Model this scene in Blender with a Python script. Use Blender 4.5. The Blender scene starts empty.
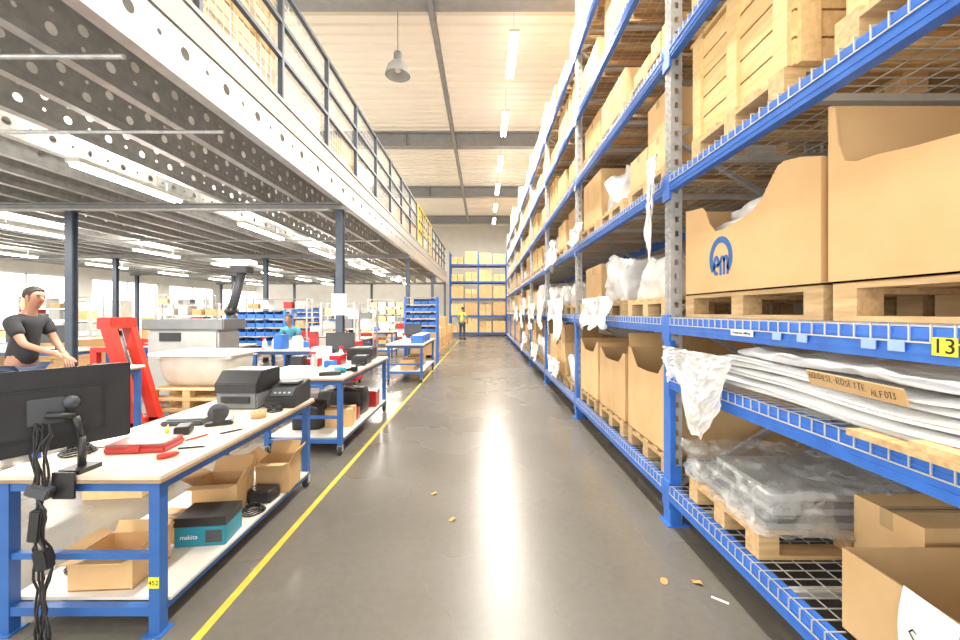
import bpy, bmesh, math, random
from mathutils import Vector, Matrix, noise, Euler
random.seed(11)
S = bpy.context.scene
COL = S.collection
PI = math.pi

# ------------------------------------------------------------------ materials
def M(name, col, rough=.55, metal=0.0, col2=None, scale=6, bump=0.0, emis=0, emcol=None, rnd=0.0, trans=0, coat=0, stretch=None, spec=None, bscale=None, alpha=None, alpha2=None):
    m = bpy.data.materials.new(name); m.use_nodes = True
    nt = m.node_tree; N = nt.nodes; Lk = nt.links
    p = N['Principled BSDF']
    p.inputs['Roughness'].default_value = rough
    p.inputs['Metallic'].default_value = metal
    if alpha: p.inputs['Alpha'].default_value = alpha
    if spec is not None: p.inputs['Specular IOR Level'].default_value = spec
    if coat: p.inputs['Coat Weight'].default_value = coat
    if trans: p.inputs['Transmission Weight'].default_value = trans
    if col2 is None: col2 = tuple(c*.86 for c in col)
    tc = N.new('ShaderNodeTexCoord'); mp = N.new('ShaderNodeMapping')
    if stretch: mp.inputs['Scale'].default_value = stretch
    Lk.new(tc.outputs['Object'], mp.inputs['Vector'])
    nz = N.new('ShaderNodeTexNoise'); nz.inputs['Scale'].default_value = scale; nz.inputs['Detail'].default_value = 4
    Lk.new(mp.outputs['Vector'], nz.inputs['Vector'])
    mx = N.new('ShaderNodeMix'); mx.data_type = 'RGBA'
    mx.inputs[6].default_value = (*col, 1); mx.inputs[7].default_value = (*col2, 1)
    rp = N.new('ShaderNodeMapRange'); rp.inputs[1].default_value = .35; rp.inputs[2].default_value = .68
    Lk.new(nz.outputs['Fac'], rp.inputs[0]); Lk.new(rp.outputs[0], mx.inputs[0])
    if alpha2:
        ar_ = N.new('ShaderNodeMapRange'); ar_.inputs[1].default_value=.42; ar_.inputs[2].default_value=.62; ar_.inputs[3].default_value=alpha; ar_.inputs[4].default_value=alpha2
        Lk.new(nz.outputs['Fac'], ar_.inputs[0]); Lk.new(ar_.outputs[0], p.inputs['Alpha'])
    out = mx.outputs[2]
    if rnd:
        oi = N.new('ShaderNodeObjectInfo'); hs = N.new('ShaderNodeHueSaturation')
        mr = N.new('ShaderNodeMapRange'); mr.inputs[3].default_value = 1-rnd; mr.inputs[4].default_value = 1+rnd
        Lk.new(oi.outputs['Random'], mr.inputs[0]); Lk.new(mr.outputs[0], hs.inputs['Value'])
        Lk.new(out, hs.inputs['Color']); out = hs.outputs['Color']
    Lk.new(out, p.inputs['Base Color'])
    if emis:
        p.inputs['Emission Color'].default_value = (*(emcol or col), 1); p.inputs['Emission Strength'].default_value = emis
    if bump:
        bp = N.new('ShaderNodeBump'); bp.inputs['Strength'].default_value = bump; bp.inputs['Distance'].default_value = .02
        nb = nz
        if bscale:
            nb = N.new('ShaderNodeTexNoise'); nb.inputs['Scale'].default_value = bscale; nb.inputs['Detail'].default_value = 5
            Lk.new(mp.outputs['Vector'], nb.inputs['Vector'])
        Lk.new(nb.outputs['Fac'], bp.inputs['Height']); Lk.new(bp.outputs['Normal'], p.inputs['Normal'])
    return m

BLUE = M('blue_paint', (.045,.19,.66), .35, col2=(.035,.15,.56), scale=12)
BLUED = M('dark_blue_paint', (.03,.11,.38), .4, col2=(.025,.09,.32))
BLUE2 = M('bench_blue', (.035,.14,.42), .4, col2=(.03,.11,.35))
GALV = M('galvanised', (.54,.54,.53), .42, .45, col2=(.42,.43,.43), scale=18)
WIRE = M('wire_zinc', (.70,.70,.66), .38, .35)
CARD = M('cardboard', (.72,.48,.24), .8, col2=(.64,.41,.19), scale=4, rnd=.18, bump=.05, bscale=40)
CARDB = M('cardboard_big', (.68,.44,.21), .8, col2=(.62,.39,.18), scale=3, bump=.05, bscale=40)
TAPE = M('packing_tape', (.52,.36,.18), .25)
WOOD = M('pallet_wood', (.68,.47,.24), .75, col2=(.50,.32,.15), scale=5, stretch=(1,8,8), rnd=.15, bump=.1)
CRATE = M('crate_wood', (.84,.60,.30), .7, col2=(.72,.47,.20), scale=4, stretch=(8,1,8), rnd=.08, bump=.06)
WHITEP = M('white_film', (.84,.83,.80), .34, col2=(.68,.68,.67), scale=7, bump=.5, bscale=11, rnd=.05)
FILMT = M('translucent_film', (.88,.87,.85), .28, col2=(.76,.76,.75), scale=9, bump=.7, bscale=14, alpha=.62, alpha2=.95)
FOAM = M('foam_sheet', (.86,.86,.84), .5, col2=(.78,.78,.78), scale=5, bump=.2, bscale=20)
CLEARP = M('clear_film', (.93,.93,.93), .06, col2=(.82,.83,.83), scale=8, bump=.8, bscale=14, coat=1.0, alpha=.10, alpha2=.48)
PAPER = M('white_paper', (.88,.88,.86), .6, col2=(.82,.82,.80))
BLACK = M('black_plastic', (.018,.018,.020), .38, col2=(.028,.028,.03))
DARK = M('dark_grey', (.07,.075,.085), .45)
DBLUE = M('column_grey_blue', (.085,.105,.14), .45, .2)
STEEL = M('mezz_steel', (.45,.45,.43), .34, .35, col2=(.35,.35,.34), scale=10)
STEELL = M('mezz_light', (.33,.325,.315), .5, .25, col2=(.27,.265,.26))
GREYM = M('roof_steel', (.30,.31,.32), .5, .1)
WALLM = M('wall_paint', (.80,.78,.73), .8, col2=(.74,.72,.67), scale=2)
CEILM = M('ceiling_paint', (.86,.825,.74), .5, col2=(.85,.815,.73), scale=.8)
RED = M('red_paint', (.62,.035,.02), .4)
REDP = M('red_plastic', (.50,.03,.03), .25, coat=.3)
YEL = M('yellow_paint', (.85,.62,.02), .45, col2=(.7,.5,.02), scale=9)
YELF = M('yellow_floor_tape', (.66,.52,.06), .5, col2=(.50,.40,.06), scale=14)
YELL = M('yellow_label', (.92,.85,.05), .5)
INK = M('ink', (.01,.01,.012), .6)
NAVY = M('navy_ink', (.02,.12,.38), .6)
TEAL = M('teal_case', (.02,.27,.38), .4)
BINB = M('bin_blue', (.04,.17,.58), .4, rnd=.2)
MACH = M('machine_white', (.64,.62,.55), .4)
MACHG = M('machine_grey', (.20,.21,.22), .45)
MACHL = M('machine_light_grey', (.42,.43,.42), .4)
TOPM = M('bench_top', (.74,.66,.55), .55, col2=(.58,.49,.37), scale=5)
TOPE = M('bench_edge', (.42,.27,.14), .6, col2=(.32,.20,.10))
SHELF = M('white_board', (.72,.69,.64), .6, col2=(.60,.56,.50), scale=4)
SKIN = M('skin', (.36,.18,.11), .5, col2=(.33,.16,.10))
HAIR = M('hair', (.03,.022,.018), .7)
SHIRT = M('black_cotton', (.022,.022,.026), .85)
TEALC = M('teal_cotton', (.06,.26,.36), .85)
JEAN = M('denim', (.04,.06,.12), .85)
HIVIS = M('hivis', (.50,.60,.12), .7)
TUBE = M('tube_glow', (1,.97,.9), .4, emis=26, emcol=(1,.98,.94))
RUB = M('rubber', (.03,.03,.03), .6)
LEAF = M('dry_leaf', (.62,.30,.10), .7)
GLASSM = M('lamp_glass', (.62,.63,.62), .12, col2=(.5,.52,.52), trans=.5)
DECKM = M('deck_board', (.60,.59,.56), .6, col2=(.52,.51,.48), scale=3)
SHEETM = M('sheet_grey', (.19,.20,.205), .3, .3)
INFILL = M('infill_panel', (.85,.87,.87), .15, alpha=.12)

def floor_mat():
    m = bpy.data.materials.new('polished_concrete'); m.use_nodes = True
    nt = m.node_tree; N = nt.nodes; L = nt.links; p = N['Principled BSDF']
    tc = N.new('ShaderNodeTexCoord')
    def NZ(sc,de,ro=.5):
        n=N.new('ShaderNodeTexNoise'); n.inputs['Scale'].default_value=sc; n.inputs['Detail'].default_value=de; n.inputs['Roughness'].default_value=ro
        L.new(tc.outputs['Object'], n.inputs['Vector']); return n
    n1=NZ(1.1,4,.5); n2=NZ(22,5); n3=NZ(.8,3,.4)
    r = N.new('ShaderNodeValToRGB'); r.color_ramp.elements[0].color = (.128,.117,.099,1); r.color_ramp.elements[1].color = (.168,.155,.134,1)
    r.color_ramp.elements[0].position = .2; r.color_ramp.elements[1].position = .8
    L.new(n1.outputs['Fac'], r.inputs[0])
    mx = N.new('ShaderNodeMix'); mx.data_type='RGBA'; mx.blend_type='OVERLAY'; mx.inputs[0].default_value = .14
    L.new(r.outputs[0], mx.inputs[6]); L.new(n2.outputs['Fac'], mx.inputs[7]); L.new(mx.outputs[2], p.inputs['Base Color'])
    rr = N.new('ShaderNodeMapRange'); rr.inputs[1].default_value=.3; rr.inputs[2].default_value=.7; rr.inputs[3].default_value = .23; rr.inputs[4].default_value = .31
    L.new(n3.outputs['Fac'], rr.inputs[0]); L.new(rr.outputs[0], p.inputs['Roughness'])
    b = N.new('ShaderNodeBump'); b.inputs['Strength'].default_value=.03; L.new(n2.outputs['Fac'], b.inputs['Height']); L.new(b.outputs['Normal'], p.inputs['Normal'])
    return m
FLOORM = floor_mat()

# ------------------------------------------------------------------ mesh builder
class B:
    def __init__(s): s.v=[]; s.f=[]; s.m=[]
    def add(s, vs, fs, m=0):
        o=len(s.v); s.v += [tuple(v) for v in vs]; s.f += [tuple(i+o for i in f) for f in fs]; s.m += [m]*len(fs); return s
    def bx(s, x0,x1,y0,y1,z0,z1,m=0):
        vs=[(x0,y0,z0),(x1,y0,z0),(x1,y1,z0),(x0,y1,z0),(x0,y0,z1),(x1,y0,z1),(x1,y1,z1),(x0,y1,z1)]
        return s.add(vs,[(0,3,2,1),(4,5,6,7),(0,1,5,4),(1,2,6,5),(2,3,7,6),(3,0,4,7)],m)
    def rb(s, c, size, rot=(0,0,0), m=0):
        R=Euler(rot).to_matrix(); c=Vector(c); hx,hy,hz=[k/2 for k in size]
        pts=[(-hx,-hy,-hz),(hx,-hy,-hz),(hx,hy,-hz),(-hx,hy,-hz),(-hx,-hy,hz),(hx,-hy,hz),(hx,hy,hz),(-hx,hy,hz)]
        return s.add([c+R@Vector(p) for p in pts],[(0,3,2,1),(4,5,6,7),(0,1,5,4),(1,2,6,5),(2,3,7,6),(3,0,4,7)],m)
    def bar(s,p0,p1,w,t=None,m=0):
        t=t or w; p0=Vector(p0);p1=Vector(p1);d=(p1-p0).normalized()
        up=Vector((0,0,1)) if abs(d.z)<.95 else Vector((0,1,0))
        a=d.cross(up).normalized(); b=a.cross(d)
        vs=[]
        for p in (p0,p1):
            for sa,sb in ((-1,-1),(1,-1),(1,1),(-1,1)): vs.append(p+a*sa*w/2+b*sb*t/2)
        return s.add(vs,[(0,3,2,1),(4,5,6,7),(0,1,5,4),(1,2,6,5),(2,3,7,6),(3,0,4,7)],m)
    def tube(s,p0,p1,r,n=10,m=0,r1=None):
        r1 = r if r1 is None else r1
        p0=Vector(p0);p1=Vector(p1);d=(p1-p0).normalized()
        up=Vector((0,0,1)) if abs(d.z)<.95 else Vector((0,1,0))
        a=d.cross(up).normalized(); b=a.cross(d); vs=[]
        for p,rr in ((p0,r),(p1,r1)):
            for i in range(n):
                t=2*PI*i/n; vs.append(p+a*math.cos(t)*rr+b*math.sin(t)*rr)
        fs=[(i,(i+1)%n,n+(i+1)%n,n+i) for i in range(n)]+[tuple(range(n))[::-1],tuple(range(n,2*n))]
        return s.add(vs,fs,m)
    def path(s,pts,r,n=8,m=0):
        for a,b in zip(pts[:-1],pts[1:]): s.tube(a,b,r,n,m)
        return s
    def lathe(s,prof,c=(0,0,0),n=20,m=0,axis='Z'):
        vs=[];k=len(prof)
        for i in range(n):
            t=2*PI*i/n
            for r,z in prof:
                if axis=='Z': vs.append((c[0]+r*math.cos(t),c[1]+r*math.sin(t),c[2]+z))
                elif axis=='X': vs.append((c[0]+z,c[1]+r*math.cos(t),c[2]+r*math.sin(t)))
                else: vs.append((c[0]+r*math.cos(t),c[1]+z,c[2]+r*math.sin(t)))
        fs=[]
        for i in range(n):
            for j in range(k-1):
                fs.append((i*k+j,((i+1)%n)*k+j,((i+1)%n)*k+j+1,i*k+j+1))
        return s.add(vs,fs,m)
    def grid(s,fn,nu,nv,m=0):
        vs=[fn(i/nu,j/nv) for j in range(nv+1) for i in range(nu+1)]
        fs=[(j*(nu+1)+i,j*(nu+1)+i+1,(j+1)*(nu+1)+i+1,(j+1)*(nu+1)+i) for j in range(nv) for i in range(nu)]
        return s.add(vs,fs,m)
    def prism(s,poly,x0,x1,axis='X',m=0):
        n=len(poly)
        if axis=='X': vs=[(x0,a,b) for a,b in poly]+[(x1,a,b) for a,b in poly]
        elif axis=='Y': vs=[(a,x0,b) for a,b in poly]+[(a,x1,b) for a,b in poly]
        else: vs=[(a,b,x0) for a,b in poly]+[(a,b,x1) for a,b in poly]
        fs=[tuple(range(n))[::-1],tuple(range(n,2*n))]+[(i,(i+1)%n,n+(i+1)%n,n+i) for i in range(n)]
        return s.add(vs,fs,m)
    def mesh(s,name,mats,smooth=False,bevel=0):
        me=bpy.data.meshes.new(name); me.from_pydata(s.v,[],s.f)
        if not isinstance(mats,(list,tuple)): mats=[mats]
        for mt in mats: me.materials.append(mt)
        me.polygons.foreach_set('material_index',s.m)
        bm=bmesh.new(); bm.from_mesh(me)
        bmesh.ops.recalc_face_normals(bm,faces=bm.faces)
        if bevel:
            es=[e for e in bm.edges if len(e.link_faces)==2 and e.calc_face_angle(0)>.6]
            bmesh.ops.bevel(bm,geom=es,offset=bevel,segments=2,affect='EDGES',clamp_overlap=True)
        bm.to_mesh(me); bm.free()
        if smooth: me.polygons.foreach_set('use_smooth',[True]*len(me.polygons))
        me.update(); return me
    def obj(s,name,mats,parent=None,smooth=False,bevel=0,loc=(0,0,0),rot=(0,0,0)):
        return put(name,s.mesh(name,mats,smooth,bevel),parent,loc,rot)

def put(name,me,parent=None,loc=(0,0,0),rot=(0,0,0),label=None,cat=None,group=None,scale=None):
    o=bpy.data.objects.new(name,me); COL.objects.link(o); o.location=loc; o.rotation_euler=rot
    if scale: o.scale=scale
    if parent: o.parent=parent
    tag(o,label,cat,group); return o
def tag(o,label=None,cat=None,group=None):
    if label: o['label']=label
    if cat: o['category']=cat
    if group: o['group']=group
    return o
def thing(name,label,cat,loc=(0,0,0),rz=0,group=None):
    return put(name,None,None,loc,(0,0,rz),label,cat,group)
def struct(o): o['kind']='structure'; return o
def text(body,size,mat,parent,loc,rot,name='lettering',align='CENTER',bold=0,shear=0,jit=0,sy=1):
    c=bpy.data.curves.new('t','FONT'); c.body=body; c.size=size; c.align_x=align; c.align_y='CENTER'; c.extrude=.0006; c.offset=bold; c.shear=shear
    t=bpy.data.objects.new('t',c); COL.objects.link(t)
    dg=bpy.context.evaluated_depsgraph_get(); dg.update()
    me=bpy.data.meshes.new_from_object(t.evaluated_get(dg)); me.materials.clear(); me.materials.append(mat)
    bpy.data.objects.remove(t)
    for v in me.vertices:
        v.co.y*=sy
        if jit:
            n=noise.noise_vector(Vector((v.co.x*60,v.co.y*60,1)))+2*noise.noise_vector(Vector((v.co.x*18,3,1)))
            v.co.x+=n.x*jit; v.co.y+=n.y*jit
    return put(name,me,parent,loc,rot)
RX=(PI/2,0,-PI/2)
RY=(PI/2,0,0)
RP=(PI/2,0,PI/2)
def ribbon(b,pts,w):
    n=len(pts); L=[]
    for i,(u,v) in enumerate(pts):
        a=pts[max(0,i-1)]; c=pts[min(n-1,i+1)]; dx,dy=c[0]-a[0],c[1]-a[1]; q=math.hypot(dx,dy) or 1
        L.append(((u-dy/q*w/2,v+dx/q*w/2),(u+dy/q*w/2,v-dx/q*w/2)))
    for (p,q),(r,s_) in zip(L[:-1],L[1:]): b.add([(0,-p[0],p[1]),(0,-q[0],q[1]),(0,-s_[0],s_[1]),(0,-r[0],r[1])],[(0,1,2,3)])
def arc(cx,cy,rx,ry,a0,a1,n=18): return [(cx+rx*math.cos(math.radians(a0+(a1-a0)*i/n)),cy+ry*math.sin(math.radians(a0+(a1-a0)*i/n))) for i in range(n+1)]
GL={'B':[[(0,0),(0,1),(.5,.95),(.5,.6),(0,.52),(.6,.45),(.6,.08),(0,0)]],'O':[arc(.3,.5,.3,.5,80,460,12)],'N':[[(0,0),(.03,1),(.5,.02),(.55,1.05)]],'D':[[(0,0),(0,1),(.5,.8),(.55,.3),(0,0)]],
 'E':[[(.5,1),(0,.95),(0,0),(.55,.03)],[(0,.5),(.4,.53)]],'S':[[(.5,.92),(.2,1),(0,.75),(.5,.4),(.4,.02),(0,.08)]],'L':[[(0,1),(.02,0),(.5,.03)]],'-':[[(0,.5),(.4,.52)]],'R':[[(0,0),(0,1),(.5,.9),(.45,.55),(0,.5),(.6,0)]],
 'T':[[(0,1),(.65,.97)],[(.32,1),(.3,0)]],'A':[[(0,0),(.3,1),(.6,0)],[(.12,.4),(.5,.42)]],'F':[[(.5,1),(0,.97),(.02,0)],[(0,.52),(.4,.55)]],'1':[[(0,.8),(.25,1),(.22,0)]],'3':[[(0,.95),(.45,.95),(.2,.55),(.5,.3),(.3,0),(0,.1)]],' ':[],'.':[[(0,0),(.05,.06)]]}
def handwrite(s,h,mat,parent,loc,rot=(0,0,0),w=None,seed=1):
    b=B(); u=0; rr=random.Random(seed)
    for ch in s:
        sc=h*rr.uniform(.85,1.12); dy=rr.uniform(-.08,.08)*h
        for st in GL[ch]:
            pts=[(u+p*sc*.75+rr.uniform(-.03,.03)*h+q*sc*.12,q*sc+dy+rr.uniform(-.03,.03)*h) for p,q in st]; ribbon(b,pts,w or h*.10)
        u+=sc*(.62 if ch not in '1-.' else .42)
    b.v=[(x,y+u/2,z) for x,y,z in b.v]
    return b.obj('handwriting',mat,parent,loc=loc,rot=rot)

# ------------------------------------------------------------------ camera
cd=bpy.data.cameras.new('camera'); cd.lens=15; cd.sensor_width=36; cd.clip_start=.05
cam=bpy.data.objects.new('camera',cd); COL.objects.link(cam); cam.location=(0,0,1.5); cam.rotation_euler=(PI/2,0,0)
cd.shift_x=-4/960; cd.shift_y=-8/960
S.camera=cam
try:
    S.view_settings.view_transform='Standard'; S.view_settings.look='None'
except Exception: pass

# ------------------------------------------------------------------ room
XL,XR,YB,YE,ZC=-16.0,2.75,-1.5,28.0,7.5
struct(B().bx(XL,XR,YB,YE,-.1,0).obj('floor',FLOORM))
b=B(); y=YB; prof=[]
while y<YE:
    prof += [(y,ZC),(y+.15,ZC),(y+.175,ZC+.05),(y+.275,ZC+.05)]; y+=.30
prof.append((y,ZC)); k=len(prof)
b.add([(XL,p[0],p[1]) for p in prof]+[(XR,p[0],p[1]) for p in prof],[(i,i+1,k+i+1,k+i) for i in range(k-1)])
struct(b.obj('ceiling',CEILM))
struct(B().bx(XR,XR+.1,YB,YE,0,ZC+.1).obj('wall_right',WALLM))
struct(B().bx(XL,XR,YE,YE+.1,0,ZC+.1).obj('wall_back',WALLM))
b=B(); b.bx(XL-.1,XL,YB,YE,0,1.1).bx(XL-.1,XL,YB,YE,2.9,4.6).bx(XL-.1,XL,YB,YE,6.4,ZC+.1)
for yy in range(0,28,4): b.bx(XL-.1,XL,yy-.3,yy+.3,1.1,2.9); b.bx(XL-.1,XL,yy-.3,yy+.3,4.6,6.4)
struct(b.obj('wall_left',WALLM))
for n,yy in enumerate(range(4,28,4)):
    b=B()
    z0,z1=1.1,2.9; y0,y1=yy-3.7,yy-.3
    b.bx(XL-.08,XL-.02,y0,y0+.07,z0,z1).bx(XL-.08,XL-.02,y1-.07,y1,z0,z1).bx(XL-.08,XL-.02,y0,y1,z0,z0+.07).bx(XL-.08,XL-.02,y0,y1,z1-.07,z1).bx(XL-.08,XL-.02,(y0+y1)/2-.03,(y0+y1)/2+.03,z0,z1)
    struct(b.obj('window_%d'%(n+1),PAPER))
struct(B().bx(-1.34,-1.298,.6,22,0,.002).obj('trim_1',YELF))
for i,yy in enumerate((1.2,7.2,13.4,19.2,25.0)):
    b=B(); b.bx(XL,XR,yy-.13,yy+.13,7.0,7.04).bx(XL,XR,yy-.012,yy+.012,7.04,7.46).bx(XL,XR,yy-.13,yy+.13,7.46,7.495)
    x=XL+.6
    while x<XR: b.bx(x,x+.012,yy-.11,yy+.11,7.04,7.46); x+=1.6
    tag(b.obj('roof_beam',GREYM),'long grey steel roof beam spanning under the corrugated ceiling','beam','roof beams')
t=thing('cable_tray','narrow grey cable tray hung beneath the roof beams','cable tray',(-.95,1,6.93))
B().bx(-.06,.06,0,23,0,.01).bx(-.06,-.05,0,23,0,.05).bx(.05,.06,0,23,0,.05).obj('tray',GREYM,t)
hr_=B().tube((0,0,.01),(0,0,.56),.006,6).mesh('hanger_rod',GREYM)
for yy in range(1,23,3): put('hanger_rod',hr_,t,(0,yy,0))

# ------------------------------------------------------------------ tube lamps
def tube_lamp(loc,L,energy,label,group,drop=.5,w=.16,upf=.4):
    t=thing('strip_lamp',label,'lamp',loc,0,group)
    B().bx(-w/2,w/2,-L/2,L/2,0,.05).obj('housing',MACH,t,bevel=.005)
    B().tube((-w/4,-L/2+.03,-.020),(-w/4,L/2-.03,-.020),.019,8).obj('tube',TUBE,t)
    B().tube((w/4,-L/2+.03,-.020),(w/4,L/2-.03,-.020),.019,8).obj('tube',TUBE,t)
    for yy in (-L*.35,L*.35): B().tube((0,yy,.05),(0,yy,.05+drop),.004,5).obj('hanger',GREYM,t)
    for nm,z,rx,e in (('tube_light',-.045,0,energy),('added_uplight',.056,PI,energy*upf)):  # upward light above the housing is added fill to brighten ceiling and joists
        if e<=0: continue
        ld=bpy.data.lights.new(nm,'AREA'); ld.shape='RECTANGLE'; ld.size=w; ld.size_y=L; ld.energy=e; ld.color=(1,.94,.84)
        lo=bpy.data.objects.new(nm,ld); COL.objects.link(lo); lo.parent=t; lo.location=(0,0,z); lo.rotation_euler=(rx,0,0)
    return t
y=2.3
while y<26:
    tube_lamp((.58,y,6.80),1.5,250,'long white fluorescent strip lamp hung below the roof over the aisle','aisle strip lamps',.65,.2,.012 if y<20 else 0); y+=3.0
for X in (-4.25,-8.6,-12.6):
    for y in (2.0,4.85,7.7,10.55,13.4,16.25,19.1,22.0):
        if X<-12 and y<7: continue
        tube_lamp((X,y,3.05),1.45,140,'white fluorescent strip lamp hung under the mezzanine joists','mezzanine strip lamps',.13,.16,.30)
for y in (3,9,15,21):
    tube_lamp((-7,y,6.80),1.5,260,'white fluorescent strip lamp hung below the roof above the mezzanine','upper strip lamps',.65,.2,.05)
t=thing('pendant_lamp','bell-shaped glass high-bay lamp hanging on a cable','lamp',(-1.66,7.7,6.05))
B().lathe([(.24,0),(.235,.05),(.20,.16),(.13,.25),(.07,.28),(.065,.28),(.12,.24),(.19,.155),(.225,.05),(.23,0)]).obj('shade',GLASSM,t,True)
B().lathe([(0,.46),(.055,.46),(.075,.43),(.08,.30),(.06,.27),(0,.27)]).obj('lamp_cap',MACHG,t,True)
B().tube((0,0,.46),(0,0,1.44),.007,6).obj('cable',DARK,t)
B().lathe([(0,.05),(.05,.08),(.06,.14),(.035,.24),(0,.26)],n=12).obj('bulb',PAPER,t,True)

# ------------------------------------------------------------------ mezzanine
MX=-2.24; ML=23.9; ZB=3.225; ZD=3.72
mz=thing('mezzanine','long galvanised steel mezzanine platform with perforated joists and guardrail','mezzanine',(MX,0,0))
def perf(b,x,y0,L,z0,z1,mod,rad,n=12,nrow=2,small_=.45):
    cnt=int(L/mod)
    rows=[(z0+(z1-z0)*i/nrow,z0+(z1-z0)*(i+1)/nrow) for i in range(nrow)]
    for ri,(a,c) in enumerate(rows):
        for i in range(cnt):
            r=rad if (i+ri)%2==0 else rad*small_
            cy=y0+(i+.5)*mod; cz=(a+c)/2; hy=mod/2; hz=(c-a)/2
            vs=[]
            for k in range(n):
                t=2*PI*k/n+PI/4
                vs.append((x,cy+r*math.cos(t),cz+r*math.sin(t)))
            for k in range(n):
                t=2*PI*k/n+PI/4; cc,ss=math.cos(t),math.sin(t); q=max(abs(cc),abs(ss))
                vs.append((x,cy+hy*cc/q,cz+hz*ss/q))
            b.add(vs,[(k,(k+1)%n,n+(k+1)%n,n+k) for k in range(n)])
b=B(); perf(b,0,0,ML,ZB+.07,ZB+.33,.21,.040,small_=.42); b.bx(-.08,.0,0,ML,ZB,ZB+.012).bx(-.08,-.072,0,ML,ZB,ZB+.04).bx(-.002,.002,0,ML,ZB,ZB+.07).bx(-.002,.002,0,ML,ZB+.33,ZB+.372).bx(-.07,0,0,ML,ZB+.36,ZB+.372)
b.bx(-.002,.012,0,ML,ZB,ZB+.014).bx(-.002,.010,0,ML,ZB+.072,ZB+.080)
me=b.mesh('joist',STEEL)
x=-.60
while x>-13.3:
    put('joist',me,mz,(x,0,0)); x-=.60
b=B(); perf(b,0,0,ML,ZB+.06,ZB+.36,.24,.045,nrow=1); b.bx(-.10,0,0,ML,ZB,ZB+.012).bx(-.002,.002,0,ML,ZB,ZB+.06)
b.obj('edge_beam',STEEL,mz)
b=B(); b.bx(-.03,.014,0,ML,ZB+.36,ZB+.41).bx(-.02,.0,0,ML,ZB+.41,ZB+.60).bx(-.03,.014,0,ML,ZB+.60,ZB+.64)
b.obj('fascia',STEELL,mz)
B().bx(-13.5,-.03,0,ML,ZB+.373,ZD).obj('deck',DECKM,mz)
for yy in (.7,6.4,12.1,17.8,23.5):
    B().bx(-13.5,-.02,yy-.09,yy+.09,ZB-.015,ZB).bx(-13.5,-.02,yy-.006,yy+.006,ZB-.09,ZB-.015).bx(-13.5,-.02,yy-.05,yy+.05,ZB-.105,ZB-.09).obj('cross_beam',STEELL,mz)
cw=.055
cb=B(); cb.bx(-cw,cw,-cw,-cw+.012,.012,ZB-.11).bx(-cw,cw,cw-.012,cw,.012,ZB-.11).bx(-.006,.006,-cw+.012,cw-.012,.012,ZB-.11).bx(-.11,.11,-.11,.11,0,.012).bx(-.1,.1,-.1,.1,ZB-.12,ZB-.105)
cme=cb.mesh('column',DBLUE)
for yy in (6.4,12.1,17.8,23.5):
    for xx in (-.06,-4.36,-8.9,-13.2): put('column',cme,mz,(xx,yy,0))
GT=ZD+1.50
pm=B().bx(-.028,.028,-.022,.022,ZD,GT).bx(-.05,.05,-.05,.05,ZD,ZD+.015).mesh('guard_post',DBLUE)
ifm=B().bx(-.004,.004,.04,1.285,ZD+.24,GT-.05).mesh('infill_panel',INFILL)
y=.58
while y<ML:
    put('guard_post',pm,mz,(-.07,y,0))
    if y<ML-1.4: put('infill_panel',ifm,mz,(-.12,y,0))
    y+=1.325
for z in (GT,GT-.42,GT-.82):
    B().bx(-.095,-.045,.3,ML-.1,z-.024,z+.024).obj('guard_rail',DBLUE,mz)
b=B(); y=.6
while y<ML-.2: b.bx(-.108,-.104,y-.002,y+.002,ZD+.24,GT); y+=.1
z=ZD+.28
while z<GT: b.bx(-.108,-.104,.6,ML-.2,z-.002,z+.002); z+=.1
b.obj('guard_mesh',WIRE,mz)
g=thing('safety_gate','yellow tubular safety gate standing on the mezzanine edge','gate',(MX-.005,13.6,ZB+.641))
B().path([(0,0,0),(0,0,1.3),(0,3.4,1.3),(0,3.4,0)],.022).obj('frame',YEL,g)
B().tube((0,0,.65),(0,3.4,.65),.018).obj('rail',YEL,g)
brm_=B().tube((0,0,0),(0,0,1.3),.010,6).mesh('bar',YEL)
for i in range(1,6): put('bar',brm_,g,(0,i*.57,0))
for i,(yy,zz) in enumerate(((2.6,3.16),(3.6,3.12),(6.0,3.04),(9.0,3.1),(14.8,3.12))):
    p=B().tube((-13,yy,zz),(MX-.1,yy,zz),.016,8).obj('ceiling_pipe',GALV)
    tag(p,'thin galvanised conduit pipe running under the mezzanine joists','pipe','mezzanine pipes')

# ------------------------------------------------------------------ crates, pallets, cartons
def pallet_mesh(w=1.2,d=.8):
    b=B()
    for i in range(5):
        yy=-d/2+ (d-.1)*i/4; b.bx(-w/2,w/2,yy,yy+.1,.122,.144)
    for i in range(3):
        xx=-w/2+(w-.1)*i/2; b.bx(xx,xx+.1,-d/2,d/2,.10,.122)
        for j in range(3):
            yy=-d/2+(d-.1)*j/2; b.bx(xx,xx+.1,yy,yy+.1,.02,.10)
    for j in range(3):
        yy=-d/2+(d-.1)*j/2; b.bx(-w/2,w/2,yy,yy+.1,0,.02)
    return b.mesh('pallet',WOOD)
PAL=pallet_mesh()
PAL_S=pallet_mesh(1.0,.66)
PAL_L=pallet_mesh(1.1,.9)
def carton_mesh(w,d,h):
    b=B(); b.bx(-w/2,w/2,-d/2,d/2,0,h)
    b.bx(-w/2-.001,w/2+.001,-.028,.028,h*.78,h+.0012,1)
    b.bx(-w/2+.002,w/2-.002,-.002,.002,h+.001,h+.002,2)
    return b.mesh('carton',[CARD,TAPE,INK],bevel=0)
def wall_prof(b,pts,x,t,m=0):
    for (y0,z0),(y1,z1) in zip(pts[:-1],pts[1:]):
        b.add([(x,y0,0),(x,y1,0),(x,y1,z1),(x,y0,z0),(x+t,y0,0),(x+t,y1,0),(x+t,y1,z1),(x+t,y0,z0)],
              [(0,1,2,3),(4,7,6,5),(3,2,6,7),(0,3,7,4),(1,5,6,2)],m)
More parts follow.
